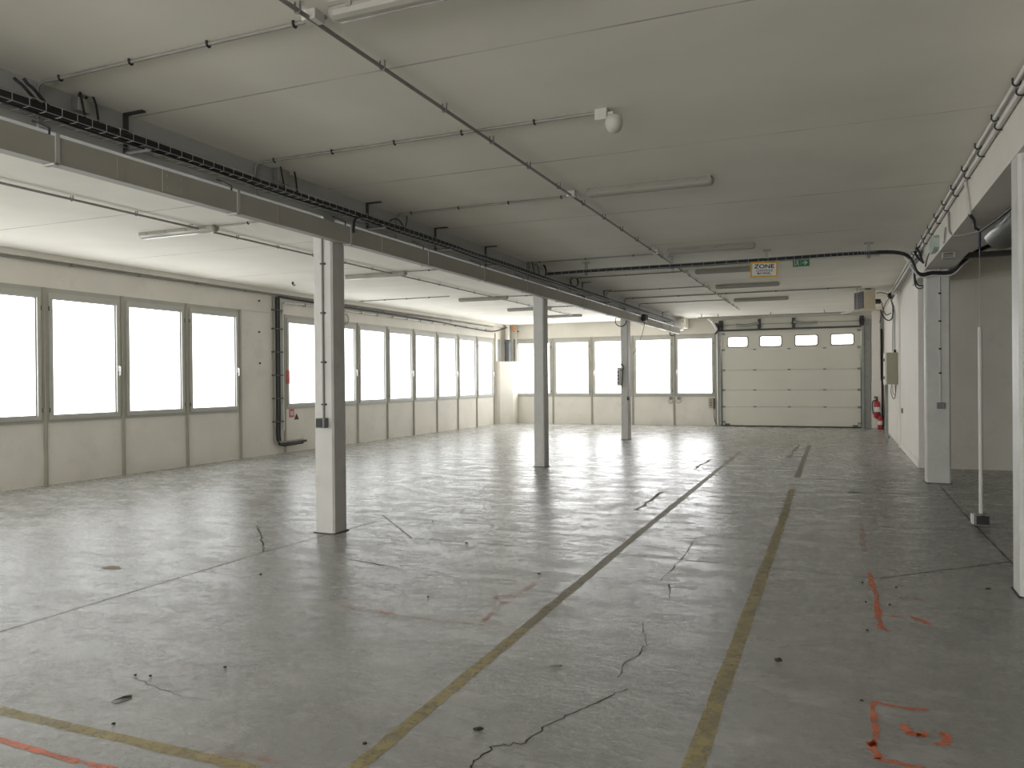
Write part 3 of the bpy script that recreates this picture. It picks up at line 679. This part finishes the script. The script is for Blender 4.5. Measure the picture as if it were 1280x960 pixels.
# conduit angling from the ceiling to the left of the door
p0, p1, p2 = at(866, 392, 1, 24.6), at(894, 410, 1, 25.9), at(896, 500, 1, 25.9)
solo('wall_pipe', MB().tube([(-3.78, 24.62, 3.43), (-3.72, 25.2, 3.36), (-3.66, 25.86, 3.14), (-3.655, 25.93, 3.02), (-3.655, 25.93, .02)], .035, 10), m_condw, 'pale pipe bending from the ceiling down the left side of the garage door', 'pipe', (-3.66, 25.9, 0))
# door control box
q = at(889, 503, 1, 25.95)
t = thing('door_control_box', 'beige door control box with buttons under the last rear window', 'switch box', (q.x, 25.98, q.z))
part(t, 'case', MB().box(q.x-.085, q.x+.075, 25.90, 26.0, q.z-.15, q.z+.15, .01), m_beige)
for k, dz in enumerate((.08, 0, -.08)): part(t, 'button', MB().cyl((q.x, 25.90, q.z+dz), (q.x, 25.885, q.z+dz), .022, 12), m_black if k else m_redl)
part(t, 'lead', MB().box(q.x+.075, q.x+.11, 25.92, 25.97, q.z-.2, q.z+.13).tube(smooth([(q.x+.09, 25.94, q.z-.2), (q.x+.10, 25.93, q.z-.5), (q.x+.14, 25.93, .12), (q.x+.20, 25.92, .05)], 6), .012, 6), m_dark)

# ------------------------------------------------------------------ heater
hy, hx0, hx1 = 19.0, .52, .775
t = thing('unit_heater', 'beige fan heater hung from the ceiling before the garage door', 'heater', (.52, 19.0, 3.05))
z0, z1 = 3.06, 3.50
part(t, 'casing', MB().box(hx0, hx1, hy, hy+.5, z0, z1, .012), m_heat)
g = MB()
for i in range(7): g.box(hx0-.022, hx0, hy+.04, hy+.46, z0+.04+i*.055, z0+.062+i*.055)
part(t, 'grille', MB().box(hx0-.006, hx0, hy+.03, hy+.47, z0+.03, z1-.03), m_black, 'black air outlet')
part(t, 'louvre', g, m_black)
part(t, 'vane', MB().prism([(hx0-.30, hy-.02, z0-.03), (hx0-.28, hy-.02, z0-.06), (hx0-.02, hy-.02, z0-.012), (hx1+.09, hy-.02, z0-.012), (hx1+.09, hy-.02, z0), (hx0-.02, hy-.02, z0+.012)], (0, .54, 0)), m_heat2, 'cream deflector vane')
part(t, 'fan_motor', MB().cyl((hx1, hy+.25, z0+.2), (hx1+.05, hy+.25, z0+.2), .13, 20).cyl((hx1+.05, hy+.25, z0+.2), (hx1+.22, hy+.25, z0+.2), .055, 16), m_black)
part(t, 'hanger', MB().box(hx0-.12, hx0-.108, hy+.1, hy+.112, z0-.005, ZC).box(hx0+.06, hx0+.08, hy+.1, hy+.4, z1, ZC).box(hx1-.08, hx1-.06, hy+.1, hy+.4, z1, ZC), m_track)
kn = MB()
for dx, dz in ((.07, -.02), (.15, 0), (.07, .05)): kn.cyl((hx0+dx, hy, z0+.21+dz), (hx0+dx, hy-.012, z0+.21+dz), .014, 10)
part(t, 'knob', kn, m_heat2)

t.rotation_euler = (0, 0, math.radians(24))

# ------------------------------------------------------------------ pipes along the right ceiling corner
for i, (x, z, r, l) in enumerate([(1.10, ZC-.032, .018, 'upper white pipe clipped along the right ceiling corner'), (1.124, ZC-.095, .022, 'lower white pipe clipped to the top of the right beam')]):
    t = thing('ceiling_pipe', l, 'pipe', (x, 8, z)); y1 = 20.1
    part(t, 'pipe', MB().tube([(x, Y0, z), (x, y1, z)], r, 10), m_condw)
    y = 2.2
    while y < 14:
        if i == 0: part(t, 'clip', clip_x(MB(), x, y, z, r+.001), m_black)
        else: part(t, 'clip', MB().tube([(1.15, y, z+r+.005)]+[(x-(r+.004)*math.sin(a), y, z+(r+.004)*math.cos(a)) for a in [PI*k/8 for k in range(9)]]+[(1.15, y, z-r-.005)], .006, 5), m_black)
        y += .78
cb = thing('cable_bundle', 'cables running on the right wall top to the electrical cabinet', 'cables', (1.17, 17, 3.45))
for i, (x, z, r) in enumerate([(1.130, 3.385, .012), (1.135, 3.35, .010), (1.11, 3.40, .010)]):
    part(cb, 'cable', MB().tube(smooth([(x, 12.9, z), (x, 15, z+.01), (x, 17.5, z-.01), (x, 19.6, z), (x-.01, 19.95, z-.06), (1.19-.02*i, 20.0, z-.3), (1.19-.025*i, 20.0, 2.7), (1.19-.03*i, 20.0, 2.13)], 5), r*.7, 6), m_grey if i != 1 else m_dark)
solo('cable_clamp', MB().lathe((1.10, 19.9, 3.42), [(0, -.07), (.05, -.06), (.075, 0), (.05, .06), (0, .07)], 14), m_black, 'black round gland where cables turn down to the cabinet', 'cable gland', (1.10, 19.9, 3.42))
solo('cable_loop', MB().tube(smooth([(.86, 19.3, 3.06), (.90, 19.4, 2.95), (.98, 19.6, 2.86), (1.08, 19.9, 2.86), (1.14, 20.0, 2.95), (1.15, 20.0, 3.2)], 6), .014, 7).tube(smooth([(.88, 19.4, 3.25), (.93, 19.5, 3.05), (1.0, 19.7, 2.97), (1.10, 19.9, 3.02)], 6), .010, 6), m_cable, 'black flex hanging in a loop between the heater and the wall', 'cable', (1, 19.6, 2.9))
solo('cable_run', MB().tube(smooth([(.78, 19.3, 3.44), (.9, 19.5, 3.46), (1.08, 19.85, 3.44)], 6), .010, 6).tube(smooth([(1.09, 19.9, 3.40), (1.02, 20.6, 3.3), (.98, 21.3, 3.12), (.96, 22, 2.95)], 6), .010, 6), m_cable, 'cable from the heater top to the gland and on down behind', 'cable', (1, 19.6, 3.4))

# electrical cabinet on the right wall
ky, kz0, kz1 = 19.75, 1.38, 2.11
t = thing('electrical_cabinet', 'olive grey electrical cabinet mounted on the right wall', 'cabinet', (1.1, 20, kz0))
part(t, 'case', MB().box(1.0, XR, ky, ky+.55, kz0, kz1, .008), m_cab)
dr = part(t, 'door', MB().box(.955, .998, ky-.005, ky+.555, kz0-.01, kz1+.005, .006), m_wallw, 'pale cabinet door')
for z in (kz0+.15, kz1-.17): part(dr, 'latch', MB().box(.935, .956, ky+.02, ky+.06, z-.035, z+.035, .004), m_black)
part(t, 'gland', MB().cyl((1.18, ky+.2, kz1), (1.18, ky+.2, kz1+.07), .03, 10), m_black)
solo('cable_loop', MB().tube(smooth([(1.10, 19.85, kz0), (1.09, 19.82, 1.2), (1.13, 19.82, 1.06), (1.17, 19.85, 1.08), (1.18, 19.85, 1.25), (1.17, 19.85, kz0)], 6), .010, 6).tube(smooth([(1.13, 19.9, kz0), (1.13, 19.88, 1.2), (1.16, 19.88, 1.14), (1.19, 19.9, 1.2), (1.2, 19.9, kz0)], 6), .009, 6), m_grey, 'grey flex looped under the electrical cabinet', 'cable', (1.14, 19.85, kz0))
solo('cable_duct', MB().box(.985, 1.055, 20.32, 20.38, 0, kz0), m_track, 'grey duct from the floor up to the electrical cabinet', 'cable duct', (1.02, 20.35, 0))
solo('wall_pipe', MB().tube([(1.175, 25.9, 0), (1.175, 25.9, 3.0)], .028, 10), m_black, 'black tube standing in for the dark gap in the rear right corner', 'pipe', (1.175, 25.9, 0))  # shade of the gap beside the column made as a black tube
solo('wall_outlet', MB().box(XR-.03, XR, 18.35, 18.47, .78, .88, .006), m_grey, 'small outlet low on the right wall under the cabinet', 'outlet', (XR, 18.4, .83))

# fire extinguishers
def extinguisher(x, y, z, label, kscale=1.0, flip=1):
    t = thing('fire_extinguisher', label, 'fire extinguisher', (x, y, z)); k = kscale
    cy = part(t, 'cylinder', MB().lathe((x, y, z), [(0, 0), (.075*k, 0), (.082*k, .015), (.082*k, .40*k), (.070*k, .45*k), (.035*k, .48*k), (.03*k, .50*k), (0, .50*k)], 22), m_red)
    part(cy, 'label', MB().lathe((x, y, z+.17*k), [(.083*k, 0), (.083*k, .14*k)], 22), m_white, 'white instruction band')
    part(t, 'valve', MB().cyl((x, y, z+.49*k), (x, y, z+.55*k), .025*k, 10).box(x-.07*k, x+.03*k, y-.012, y+.012, z+.55*k, z+.575*k).box(x-.08*k, x+.02*k, y-.012, y+.012, z+.585*k, z+.61*k), m_black)
    part(t, 'hose', MB().tube(smooth([(x+.02, y-.02, z+.52*k), (x+.11*flip*k, y-.03, z+.46*k), (x+.12*flip*k, y-.04, z+.25*k), (x+.10*flip*k, y-.05, z+.10*k)], 5), .014*k, 8), m_black)
extinguisher(1.03, 25.66, .33, 'red fire extinguisher hung on the white column beside the garage door', 1.05, -1)
solo('extinguisher_bracket', MB().box(.98, 1.08, 25.745, 25.78, .55, .75).box(.99, 1.07, 25.62, 25.78, .30, .33), m_dark, 'dark bracket holding the hung extinguisher', 'bracket', (1.03, 25.76, .5))
extinguisher(1.10, 25.40, 0, 'red fire extinguisher standing on the floor below the hung one', .82)

# ------------------------------------------------------------------ sockets on columns
t = thing('power_socket', 'black socket box with conduit on the nearest column', 'socket', (-4.86, 6.55, 1.18))
q = at(403, 528, 1, 6.52)
part(t, 'box', MB().box(q.x-.05, q.x+.055, 6.475, 6.55, q.z-.055, q.z+.045, .006), m_grey)
part(t, 'face', MB().box(q.x-.044, q.x+.03, 6.466, 6.475, q.z-.045, q.z+.037, .004), m_black)
part(t, 'conduit', MB().tube([(q.x+.002, 6.538, q.z+.04), (q.x+.002, 6.538, 3.13)], .011, 8), m_cond)
for z in (1.32, 1.75, 2.25, 2.75): part(t, 'clip', MB().box(q.x-.014, q.x+.035, 6.52, 6.55, z-.008, z+.008), m_dark)
q = at(1176, 507, 1, 12.73)
t = thing('power_socket', 'small grey socket with conduit on the right column by the recess', 'socket', (q.x, 12.75, q.z))
part(t, 'box', MB().box(q.x-.05, q.x+.05, 12.69, 12.75, q.z-.045, q.z+.045, .006), m_grey)
part(t, 'conduit', MB().tube([(q.x-.005, 12.737, q.z+.04), (q.x-.005, 12.737, 3.1)], .010, 8), m_condw)
for z in (1.6, 1.95, 2.35, 2.75): part(t, 'clip', MB().box(q.x-.022, q.x+.012, 12.72, 12.75, z-.012, z+.012), m_black)

# hanging socket pole by the recess
PX, PY = 1.335, 9.25
zt = at(1224, 409, 1, PY).z; zb = at(1226, 643, 1, PY).z; X_ = at(1225.5, 500, 1, PY).x
t = thing('socket_pole', 'grey pole with a socket box at its foot, hung by the recess', 'socket pole', (X_, PY, .02))
part(t, 'pole', MB().tube([(X_, PY, zb), (X_, PY, zt)], .020, 12), m_condw)
part(t, 'wire', MB().tube([(X_, PY, zt), (X_, PY, 2.86)], .004, 6), m_cond)
part(t, 'sheath', MB().tube([(X_, PY, 2.86), (X_+.005, PY, 3.05)], .012, 8), m_navy, 'dark blue cable sleeve')
part(t, 'socket_box', MB().box(X_-.065, X_+.075, PY-.06, PY+.06, .015, zb+.01, .012), m_grey)
part(t, 'cover', MB().box(X_-.088, X_-.066, PY-.05, PY+.05, .025, zb+.005, .005), m_condw, 'white side cover')
part(t, 'socket', MB().cyl((X_+.01, PY-.06, .085), (X_+.01, PY-.085, .085), .04, 14).box(X_-.05, X_+.06, PY-.068, PY-.06, .03, zb-.01), m_black)

# right beam: pipes, box, loops
q = at(1210, 268, 0, 1.14)
t = thing('wall_pipe', 'white conduit dropping over the face of the right beam to a black flex', 'pipe', (1.14, 9.2, 3.3))
pA, pB, pC = at(1207, 228, 0, 1.13), at(1212, 268, 0, 1.13), at(1222, 277, 0, 1.30)
part(t, 'pipe', MB().tube([pA, pB], .015, 8), m_condw)
part(t, 'flex', MB().tube(smooth([pB, (pB+pC)/2+Vector((0, 0, -.02)), (1.30, PY, 3.08), (1.335, PY, 3.05)], 6), .016, 8), m_black)
t = thing('wall_pipe', 'grey conduit bent under the right beam towards the hanging pole', 'pipe', (1.14, 10.6, 3.2))
pA, pB = at(1186, 265, 0, 1.13), at(1187, 288, 0, 1.13)
part(t, 'pipe', MB().tube(smooth([pA, pB, pB+Vector((.03, -.05, -.06)), Vector((1.2, pB.y-.1, 3.08)), Vector((1.35, PY+.25, 3.08)), Vector((1.37, PY+.06, 3.07))], 5), .013, 8), m_cond)
solo('flex_cable', MB().tube(smooth([(1.34, PY, 3.04), (1.40, 8.6, 3.05), (1.44, 8.2, 3.068), (1.47, 7.6, 3.065), (1.53, 7.0, 3.065), (1.62, 6.5, 3.10)], 6), .016, 8), m_black, 'black flexible tube snaking under the right beam to the near column', 'cable', (1.4, 8.2, 3.08))
q = at(1170, 306, 0, 1.14)
t = thing('junction_box', 'pale green box on the face of the right beam above the column', 'junction box', (1.13, q.y, q.z))
part(t, 'box', MB().prism([(1.09, q.y-.28, q.z-.07), (1.09, q.y-.28, q.z+.05), (1.09, q.y-.2, q.z+.09), (1.09, q.y+.25, q.z+.09), (1.09, q.y+.3, q.z+.03), (1.09, q.y+.25, q.z-.08), (1.09, q.y-.15, q.z-.1)], (.06, 0, 0)), m_tint)
part(t, 'lead', MB().tube(smooth([(1.11, q.y+.3, q.z-.03), (1.10, q.y+.6, q.z-.07), (1.11, q.y+1, q.z-.14)], 5), .009, 6), m_cable)
q = at(1181, 294, 0, 1.14); solo('cable_loop', coil((1.135, q.y, q.z), .085, (1, 0, 0), 1.1, .006, m_cond), m_cond, 'thin grey wire loop on the right beam beside the green box', 'cable', (1.135, q.y, q.z))
q = at(1186, 317, 2, 3.08); solo('bracket_plate', MB().quad_frame(q.x-.07, q.x+.07, 3.02, 3.099, .012, q.y-.01, q.y+.08), m_track, 'small open bracket under the right beam near the column', 'bracket', (q.x, q.y, 3.06))
# small wall things between wall end and column
solo('cable_loop', MB().tube(smooth([(1.125, 14.2, 3.4), (1.12, 13.9, 3.1), (1.15, 13.7, 2.98), (1.24, 13.5, 2.96), (1.32, 13.4, 3.02)], 6), .014, 7).tube(smooth([(1.13, 14.3, 3.4), (1.12, 14.0, 3.06), (1.17, 13.8, 2.94), (1.30, 13.5, 2.98)], 6), .010, 6), m_cable, 'dark cable loop between the right wall end and the column', 'cable', (1.2, 13.8, 3))

# spiral duct
t = thing('ventilation_duct', 'shiny spiral ventilation duct high in the recess behind the near column', 'duct', (1.66, 9, 3.12))
pr = []; y = 0
prof = []
for i in range(int(5.2/.06)): prof += [(.155, i*.06), (.155, i*.06+.045), (.172, i*.06+.0525)]
part(t, 'shell', MB().lathe((1.66, 10.05, 3.12), [(.135, .0), (.155, .0)]+prof[1:], 30, (0, -1, 0)), m_silver)
part(t, 'end_cap', MB().lathe((1.66, 10.05, 3.12), [(0, .01), (.136, .01)], 30, (0, -1, 0)), m_dark)
solo('steel_rail', MB().box(1.5, X1, 11.9, 11.98, 3.13, 3.20), m_dark, 'dark rail under the recess ceiling behind the spiral duct', 'rail', (3, 11.94, 3.16))

# ------------------------------------------------------------------ window-side wall services
t = thing('wall_pipe', 'thin pipe clipped along the top of the window wall', 'pipe', (XL+.04, 10, 3.42))
part(t, 'pipe', MB().tube([(XL+.035, Y0, 3.42), (XL+.035, 24.8, 3.42)], .016, 8), m_cond)
y = 6
while y < 24.6: part(t, 'clip', MB().box(XL, XL+.055, y-.01, y+.01, 3.40, 3.44), m_grey); y += 1.3
# vertical bundle between the two window groups
t = thing('wall_pipe', 'black and grey pipes running down the window wall and bending at the floor', 'pipe', (XL+.05, 13.5, 0))
for i, (y, x, r, M) in enumerate([(13.44, .05, .030, m_black), (13.52, .04, .026, m_black), (13.37, .035, .024, m_cond)]):
    part(t, 'pipe', MB().tube(smooth([(XL+x, y, 3.38), (XL+x, y, 2.6), (XL+x, y, 1.0), (XL+x, y, .32), (XL+x+.02, y+.10, .20+.03*i), (XL+x+.05, y+.35, .19+.03*i), (XL+x+.07, y+.75+.05*i, .20+.03*i)], 5), r, 8), M)
for z in (.7, 1.2, 1.7, 2.2, 2.7, 3.1): part(t, 'clip', MB().box(XL, XL+.09, 13.32, 13.60, z-.012, z+.012), m_dark)
t = thing('wall_pipe', 'white conduit turning from the window wall top down beside the black pipes', 'pipe', (XL+.05, 13.65, 1))
part(t, 'pipe', MB().tube(smooth([(XL+.04, 24.9, 3.30), (XL+.04, 20, 3.29), (XL+.04, 16, 3.29), (XL+.04, 13.9, 3.29), (XL+.04, 13.72, 3.24), (XL+.04, 13.645, 3.1), (XL+.04, 13.64, 2.2), (XL+.04, 13.64, .5)], 6), .022, 8), m_condw)
y = 14.4
while y < 24.6: part(t, 'clip', MB().box(XL, XL+.068, y-.012, y+.012, 3.26, 3.32), m_grey); y += .75
solo('cable_run', MB().tube(smooth([(XL+.05, 13.5, 3.40), (XL+.06, 15, 3.37), (XL+.06, 18, 3.36), (XL+.06, 20.5, 3.33), (XL+.08, 23, 3.26), (XL+.10, 24.6, 3.25), (XL+.3, 25.4, 3.42)], 6), .020, 8), m_cable, 'black cable sagging along the top of the window wall to the rear corner', 'cable', (XL+.05, 18, 3.35))
q = at(432, 399, 0, XL+.05); solo('cable_loop', coil(q, .12, (1, 0, 0), 2, .007, m_cond), m_cond, 'small wire coil hanging above the windows behind the nearest column', 'cable coil', q)
q = at(358.5, 470, 0, XL+.03); solo('wall_sign', MB().box(XL+.024, XL+.04, 13.76, 13.86, q.z-.17, q.z+.13), m_redl, 'narrow red sign on the window frame beside the black pipes', 'sign', (XL+.03, 13.8, q.z))
q = at(365, 516.5, 0, XL+.01)
t = thing('wall_sign', 'small red and white sign on the panel under the window beside the black pipes', 'sign', (XL, q.y, q.z))
part(t, 'panel', MB().box(XL, XL+.006, q.y-.08, q.y+.08, q.z-.09, q.z+.09), m_redl)
part(t, 'lettering', MB().box(XL+.006, XL+.008, q.y-.045, q.y-.015, q.z-.05, q.z+.05).box(XL+.006, XL+.008, q.y+.015, q.y+.045, q.z-.05, q.z+.05).box(XL+.006, XL+.008, q.y-.03, q.y+.03, q.z-.02, q.z+.0), m_white)
q = at(371, 521, 0, XL+.01); solo('wall_sign', MB().prism([(XL, q.y-.08, q.z-.06), (XL, q.y+.08, q.z-.06), (XL, q.y+.0, q.z+.07)], (.006, 0, 0)), m_ink, 'small dark triangular sign under the window right of the red sign', 'sign', (XL, q.y, q.z))
k = 0
for px, py, l in [(324, 415, 'upper plug on the bare wall left of the black pipes'), (325, 454, 'lower plug on the bare wall left of the black pipes'), (324, 376, 'plug on the wall above the bare panel'), (366, 353, 'hook on the window bay ceiling edge right of the black pipes')]:
    q = at(px, py, 0, XL+.01)
    if q.z > 3.4: q = at(px, py, 2, ZC-.01); solo('ceiling_hook', MB().cyl((q.x, q.y, ZC), (q.x, q.y, ZC-.05), .02, 8).tube(smooth([(q.x, q.y, ZC-.05), (q.x+.03, q.y, ZC-.08), (q.x+.06, q.y, ZC-.05)], 4), .008, 6), m_black, 'small dark '+l, 'hook', (q.x, q.y, ZC-.02)); continue
    solo('wall_plug', MB().cyl((XL, q.y, q.z), (XL+.02, q.y, q.z), .02, 8), m_black, 'small dark '+l, 'plug', (XL, q.y, q.z))

# corner casing, rear left
t = thing('corner_casing', 'pale boxed casing in the rear left corner below a grey drain pipe', 'casing', (-11.0, 25.7, 0))
zc_ = at(632, 452, 1, 25.5).z
part(t, 'cover', MB().prism([(XL+.002, 25.0, 0), (-11.02, 25.05, 0), (-10.75, 25.55, 0), (-10.72, 25.97, 0), (XL+.002, 25.97, 0)], (0, 0, zc_)), m_wall)
part(t, 'back_panel', MB().box(-10.98, -10.73, 25.93, 25.99, zc_, ZC).box(XL+.002, XL+.05, 25.0, 25.15, zc_, 3.2), m_wall)
part(t, 'slot', MB().box(-10.86, -10.80, 25.92, 25.93, zc_, 3.03).box(-11.195, -11.15, 25.15, 25.4, zc_, 3.0), m_grey)
t = thing('drain_pipe', 'grey drain pipe in the rear left corner above the casing', 'pipe', (-11.0, 25.7, zc_))
part(t, 'pipe', MB().cyl((-11.0, 25.7, zc_+.002), (-11.0, 25.7, 3.0), .10, 18).lathe((-11, 25.7, 2.85), [(.10, 0), (.115, .01), (.115, .12), (.10, .13)], 18), m_pvc)
part(t, 'upper_pipe', MB().cyl((-11.0, 25.7, 3.0), (-11.0, 25.7, ZC), .085, 18), m_wallw)
solo('foam_patch', MB().lathe((-10.78, 25.75, 3.40), [(0, -.12), (.045, -.10), (.06, -.03), (.065, .04), (.05, .09), (0, .10)], 10), m_orange, 'orange foam blob at the top of the rear left corner', 'foam', (-10.8, 25.75, 3.38))

# ------------------------------------------------------------------ far column fittings and rear wall
q = at(773.5, 470, 1, 19.4)
t = thing('hoist_pendant', 'grey hanging control handset hooked on the farthest column', 'control', (q.x, 19.42, q.z))
part(t, 'body', MB().box(q.x-.05, q.x+.05, 19.37, 19.45, q.z-.25, q.z+.22, .02), m_plastic)
bt = MB()
for i in range(4): bt.cyl((q.x-.01, 19.36, q.z+.10-i*.09), (q.x-.01, 19.345, q.z+.10-i*.09), .022, 10)
part(t, 'button', bt, m_dark)
part(t, 'lead', coil((q.x+.05, 19.40, q.z+.22), .075, (0, 1, 0), 2, .010, m_cable).tube(smooth([(q.x+.10, 19.40, q.z+.2), (q.x+.09, 19.40, q.z), (q.x+.07, 19.40, q.z-.3)], 5), .014, 7), m_cable)
q = at(776, 401, 1, 19.4); solo('cable_loop', coil((q.x, 19.40, q.z), .14, (0, 1, .1), 1.4, .011, m_cable), m_cable, 'black cable loop at the top of the farthest column', 'cable coil', (q.x, 19.4, q.z))
q = at(785, 498, 1, 19.45); solo('wall_outlet', MB().box(q.x-.03, q.x+.03, 19.44, 19.48, q.z-.05, q.z+.04, .006), m_dark, 'tiny dark outlet on the farthest column below the handset', 'outlet', (q.x, 19.46, q.z))
q = at(804, 397.5, 0, -4.6)
t = thing('cord_reel', 'black cord reel on the trunking near the farthest column, with dangling cord', 'cord reel', (-4.6, q.y, q.z))
part(t, 'drum', MB().box(-4.617, -4.50, q.y-.16, q.y+.16, q.z-.09, q.z+.09, .03), m_black)
e1 = at(803, 402, 0, -4.55); e2 = at(791, 443, 1, e1.y-.1)
part(t, 'cord', MB().tube(smooth([(-4.55, q.y, q.z-.08), (-4.62, q.y-.03, q.z-.4), (-4.75, q.y-.05, q.z-.75), tuple(e2)], 5), .006, 6), m_cable)
for px, l in ((838.5, 'left round socket under the rear window post'), (848.5, 'right round socket under the rear window post')):
    q = at(px, 498, 1, 25.97); t = thing('power_socket', l, 'socket', (q.x, 25.98, q.z))
    part(t, 'body', MB().cyl((q.x, 26.0, q.z), (q.x, 25.92, q.z), .055, 16), m_grey)
    part(t, 'lead', coil((q.x, 25.95, q.z-.08), .075, (0, 1, 0), .55, .008, m_cond), m_cond)
q = at(840.3, 416.5, 1, 25.94); solo('cable_coil', coil((q.x, 25.95, q.z), .085, (0, 1, 0), 3, .012, m_cable), m_cable, 'dark ring of cable on the post between the last two rear windows', 'cable coil', (q.x, 25.95, q.z))
solo('wall_pipe', MB().tube([(-5.06, 25.955, ZS+.05), (-5.06, 25.955, 3.1)], .016, 8), m_cond, 'thin pipe down the post between the last two rear windows', 'pipe', (-5.06, 25.955, 1))
a, b = at(826.5, 473, 1, 25.99), at(837, 485, 1, 25.99); solo('tape_outline', MB().quad_frame(a.x, b.x+.02, b.z, a.z, .012, 26.006, 26.011), m_pink, 'square outline of pinkish tape on the fourth rear window', 'tape', ((a.x+b.x)/2, 26.008, (a.z+b.z)/2))
solo('wall_hook', MB().box(-10.86, -10.66, 25.95, 25.98, 3.29, 3.32), m_dark, 'small dark bracket on the rear wall beside the corner casing', 'hook', (-10.75, 25.97, 3.3))

# ------------------------------------------------------------------ debris on the floor
def blob(c, sx, sy, sz, rot, seed):
    rnd = random.Random(seed); bm = bmesh.new(); bmesh.ops.create_icosphere(bm, subdivisions=2, radius=1)
    mb = MB()
    for v in bm.verts: v.co *= 1+rnd.uniform(-.22, .22)
    R_ = Matrix.Rotation(rot, 3, 'Z'); bm.verts.index_update()
    zmin = min(v.co.z for v in bm.verts)
    mb.add([Vector((c.x, c.y, .001))+R_ @ Vector((v.co.x*sx, v.co.y*sy, (v.co.z-zmin)*sz)) for v in bm.verts], [[v.index for v in f.verts] for f in bm.faces], True); bm.free(); return mb
for px, py, sx, sy, sz, rot, M, l, c, nm in [
    (598, 913, .022, .014, .006, .4, m_grit, 'dark pebble on the floor right of the middle yellow line', 'pebble', 'pebble'),
    (973, 827, .020, .016, .010, 0, m_grit, 'dark pebble on the floor right of the right-hand yellow line', 'pebble', 'pebble'),
    (326, 719, .012, .012, .007, 0, m_grit, 'dark crumb on the floor left of the nearest column', 'pebble', 'pebble'),
    (695, 833, .035, .012, .003, .5, m_stain, 'thin grey sliver on the floor beyond the middle yellow line', 'scrap', 'sliver'),
    (583, 679, .018, .012, .005, 0, m_grit, 'dark crumb on the floor right of the nearest column', 'pebble', 'pebble'),
    (674, 718, .018, .012, .005, .3, m_grit, 'dark crumb by the orange marks mid floor', 'pebble', 'pebble'),
    (1235, 737, .02, .015, .006, .3, m_grit, 'dark crumb beside the near right column', 'pebble', 'pebble'),
    (1109, 548, .06, .05, .03, .3, m_grit, 'black stopper on the floor at the right wall corner', 'stopper', 'floor_stopper')]:
    q = fl(px, py); solo(nm, blob(q, sx, sy, sz, rot, int(px)), M, l, c, q)
q = fl(152, 876)
t = thing('paper_scrap', 'crumpled dark scrap lying on the floor near the left yellow line', 'scrap', q)
def sheet(pts, h):
    P = FP(pts); n_ = len(P); c_ = sum(P, Vector())/n_+Vector((0, 0, h)); e = [p+Vector((0, 0, .001)) for p in P]; f_ = [p+Vector((0, 0, .003)) for p in P]
    return MB().add(e+f_+[c_], [(k, (k+1) % n_, n_+(k+1) % n_, n_+k) for k in range(n_)]+[(n_+k, n_+(k+1) % n_, 2*n_) for k in range(n_)]+[tuple(range(n_))[::-1]])
part(t, 'leaf', sheet([(139, 877), (146, 874), (155, 872), (164, 870), (165, 873), (158, 876), (150, 879), (143, 880)], .007), m_grey)
part(t, 'edge', sheet([(140, 876.5), (150, 873), (158, 871.5), (165, 869.5), (164.5, 873), (157, 874), (149, 876)], .014), m_grit)
q = fl(139, 710); solo('cardboard_scrap', sheet([(127, 710), (135, 708), (141, 707.5), (150, 709), (151, 711), (142, 712), (133, 711.5)], .003), m_scrap, 'flat brown scrap on the bright floor at left', 'scrap', q)
for px, py in [(188, 846), (169, 845), (142, 906), (281, 835), (456, 931), (1078, 729), (1082, 753), (1112, 757), (1084, 789), (1077, 877), (535, 747), (541, 652), (1120, 735)]:
    q = fl(px, py); solo('grit', blob(q, .009, .008, .005, px, px), m_grit, 'tiny dark grain of grit on the concrete floor', 'grit', q, 'grit scattered on the floor')

# ------------------------------------------------------------------ light
wd = bpy.data.worlds.new('overcast'); scn.world = wd; wd.use_nodes = True
wd.node_tree.nodes['Background'].inputs[0].default_value = (.85, .92, 1, 1); wd.node_tree.nodes['Background'].inputs[1].default_value = 1.0
vs = scn.view_settings; vs.view_transform = 'Standard'; vs.look = 'None'; vs.gamma = 1; vs.use_curve_mapping = False
vs.exposure = 0.70
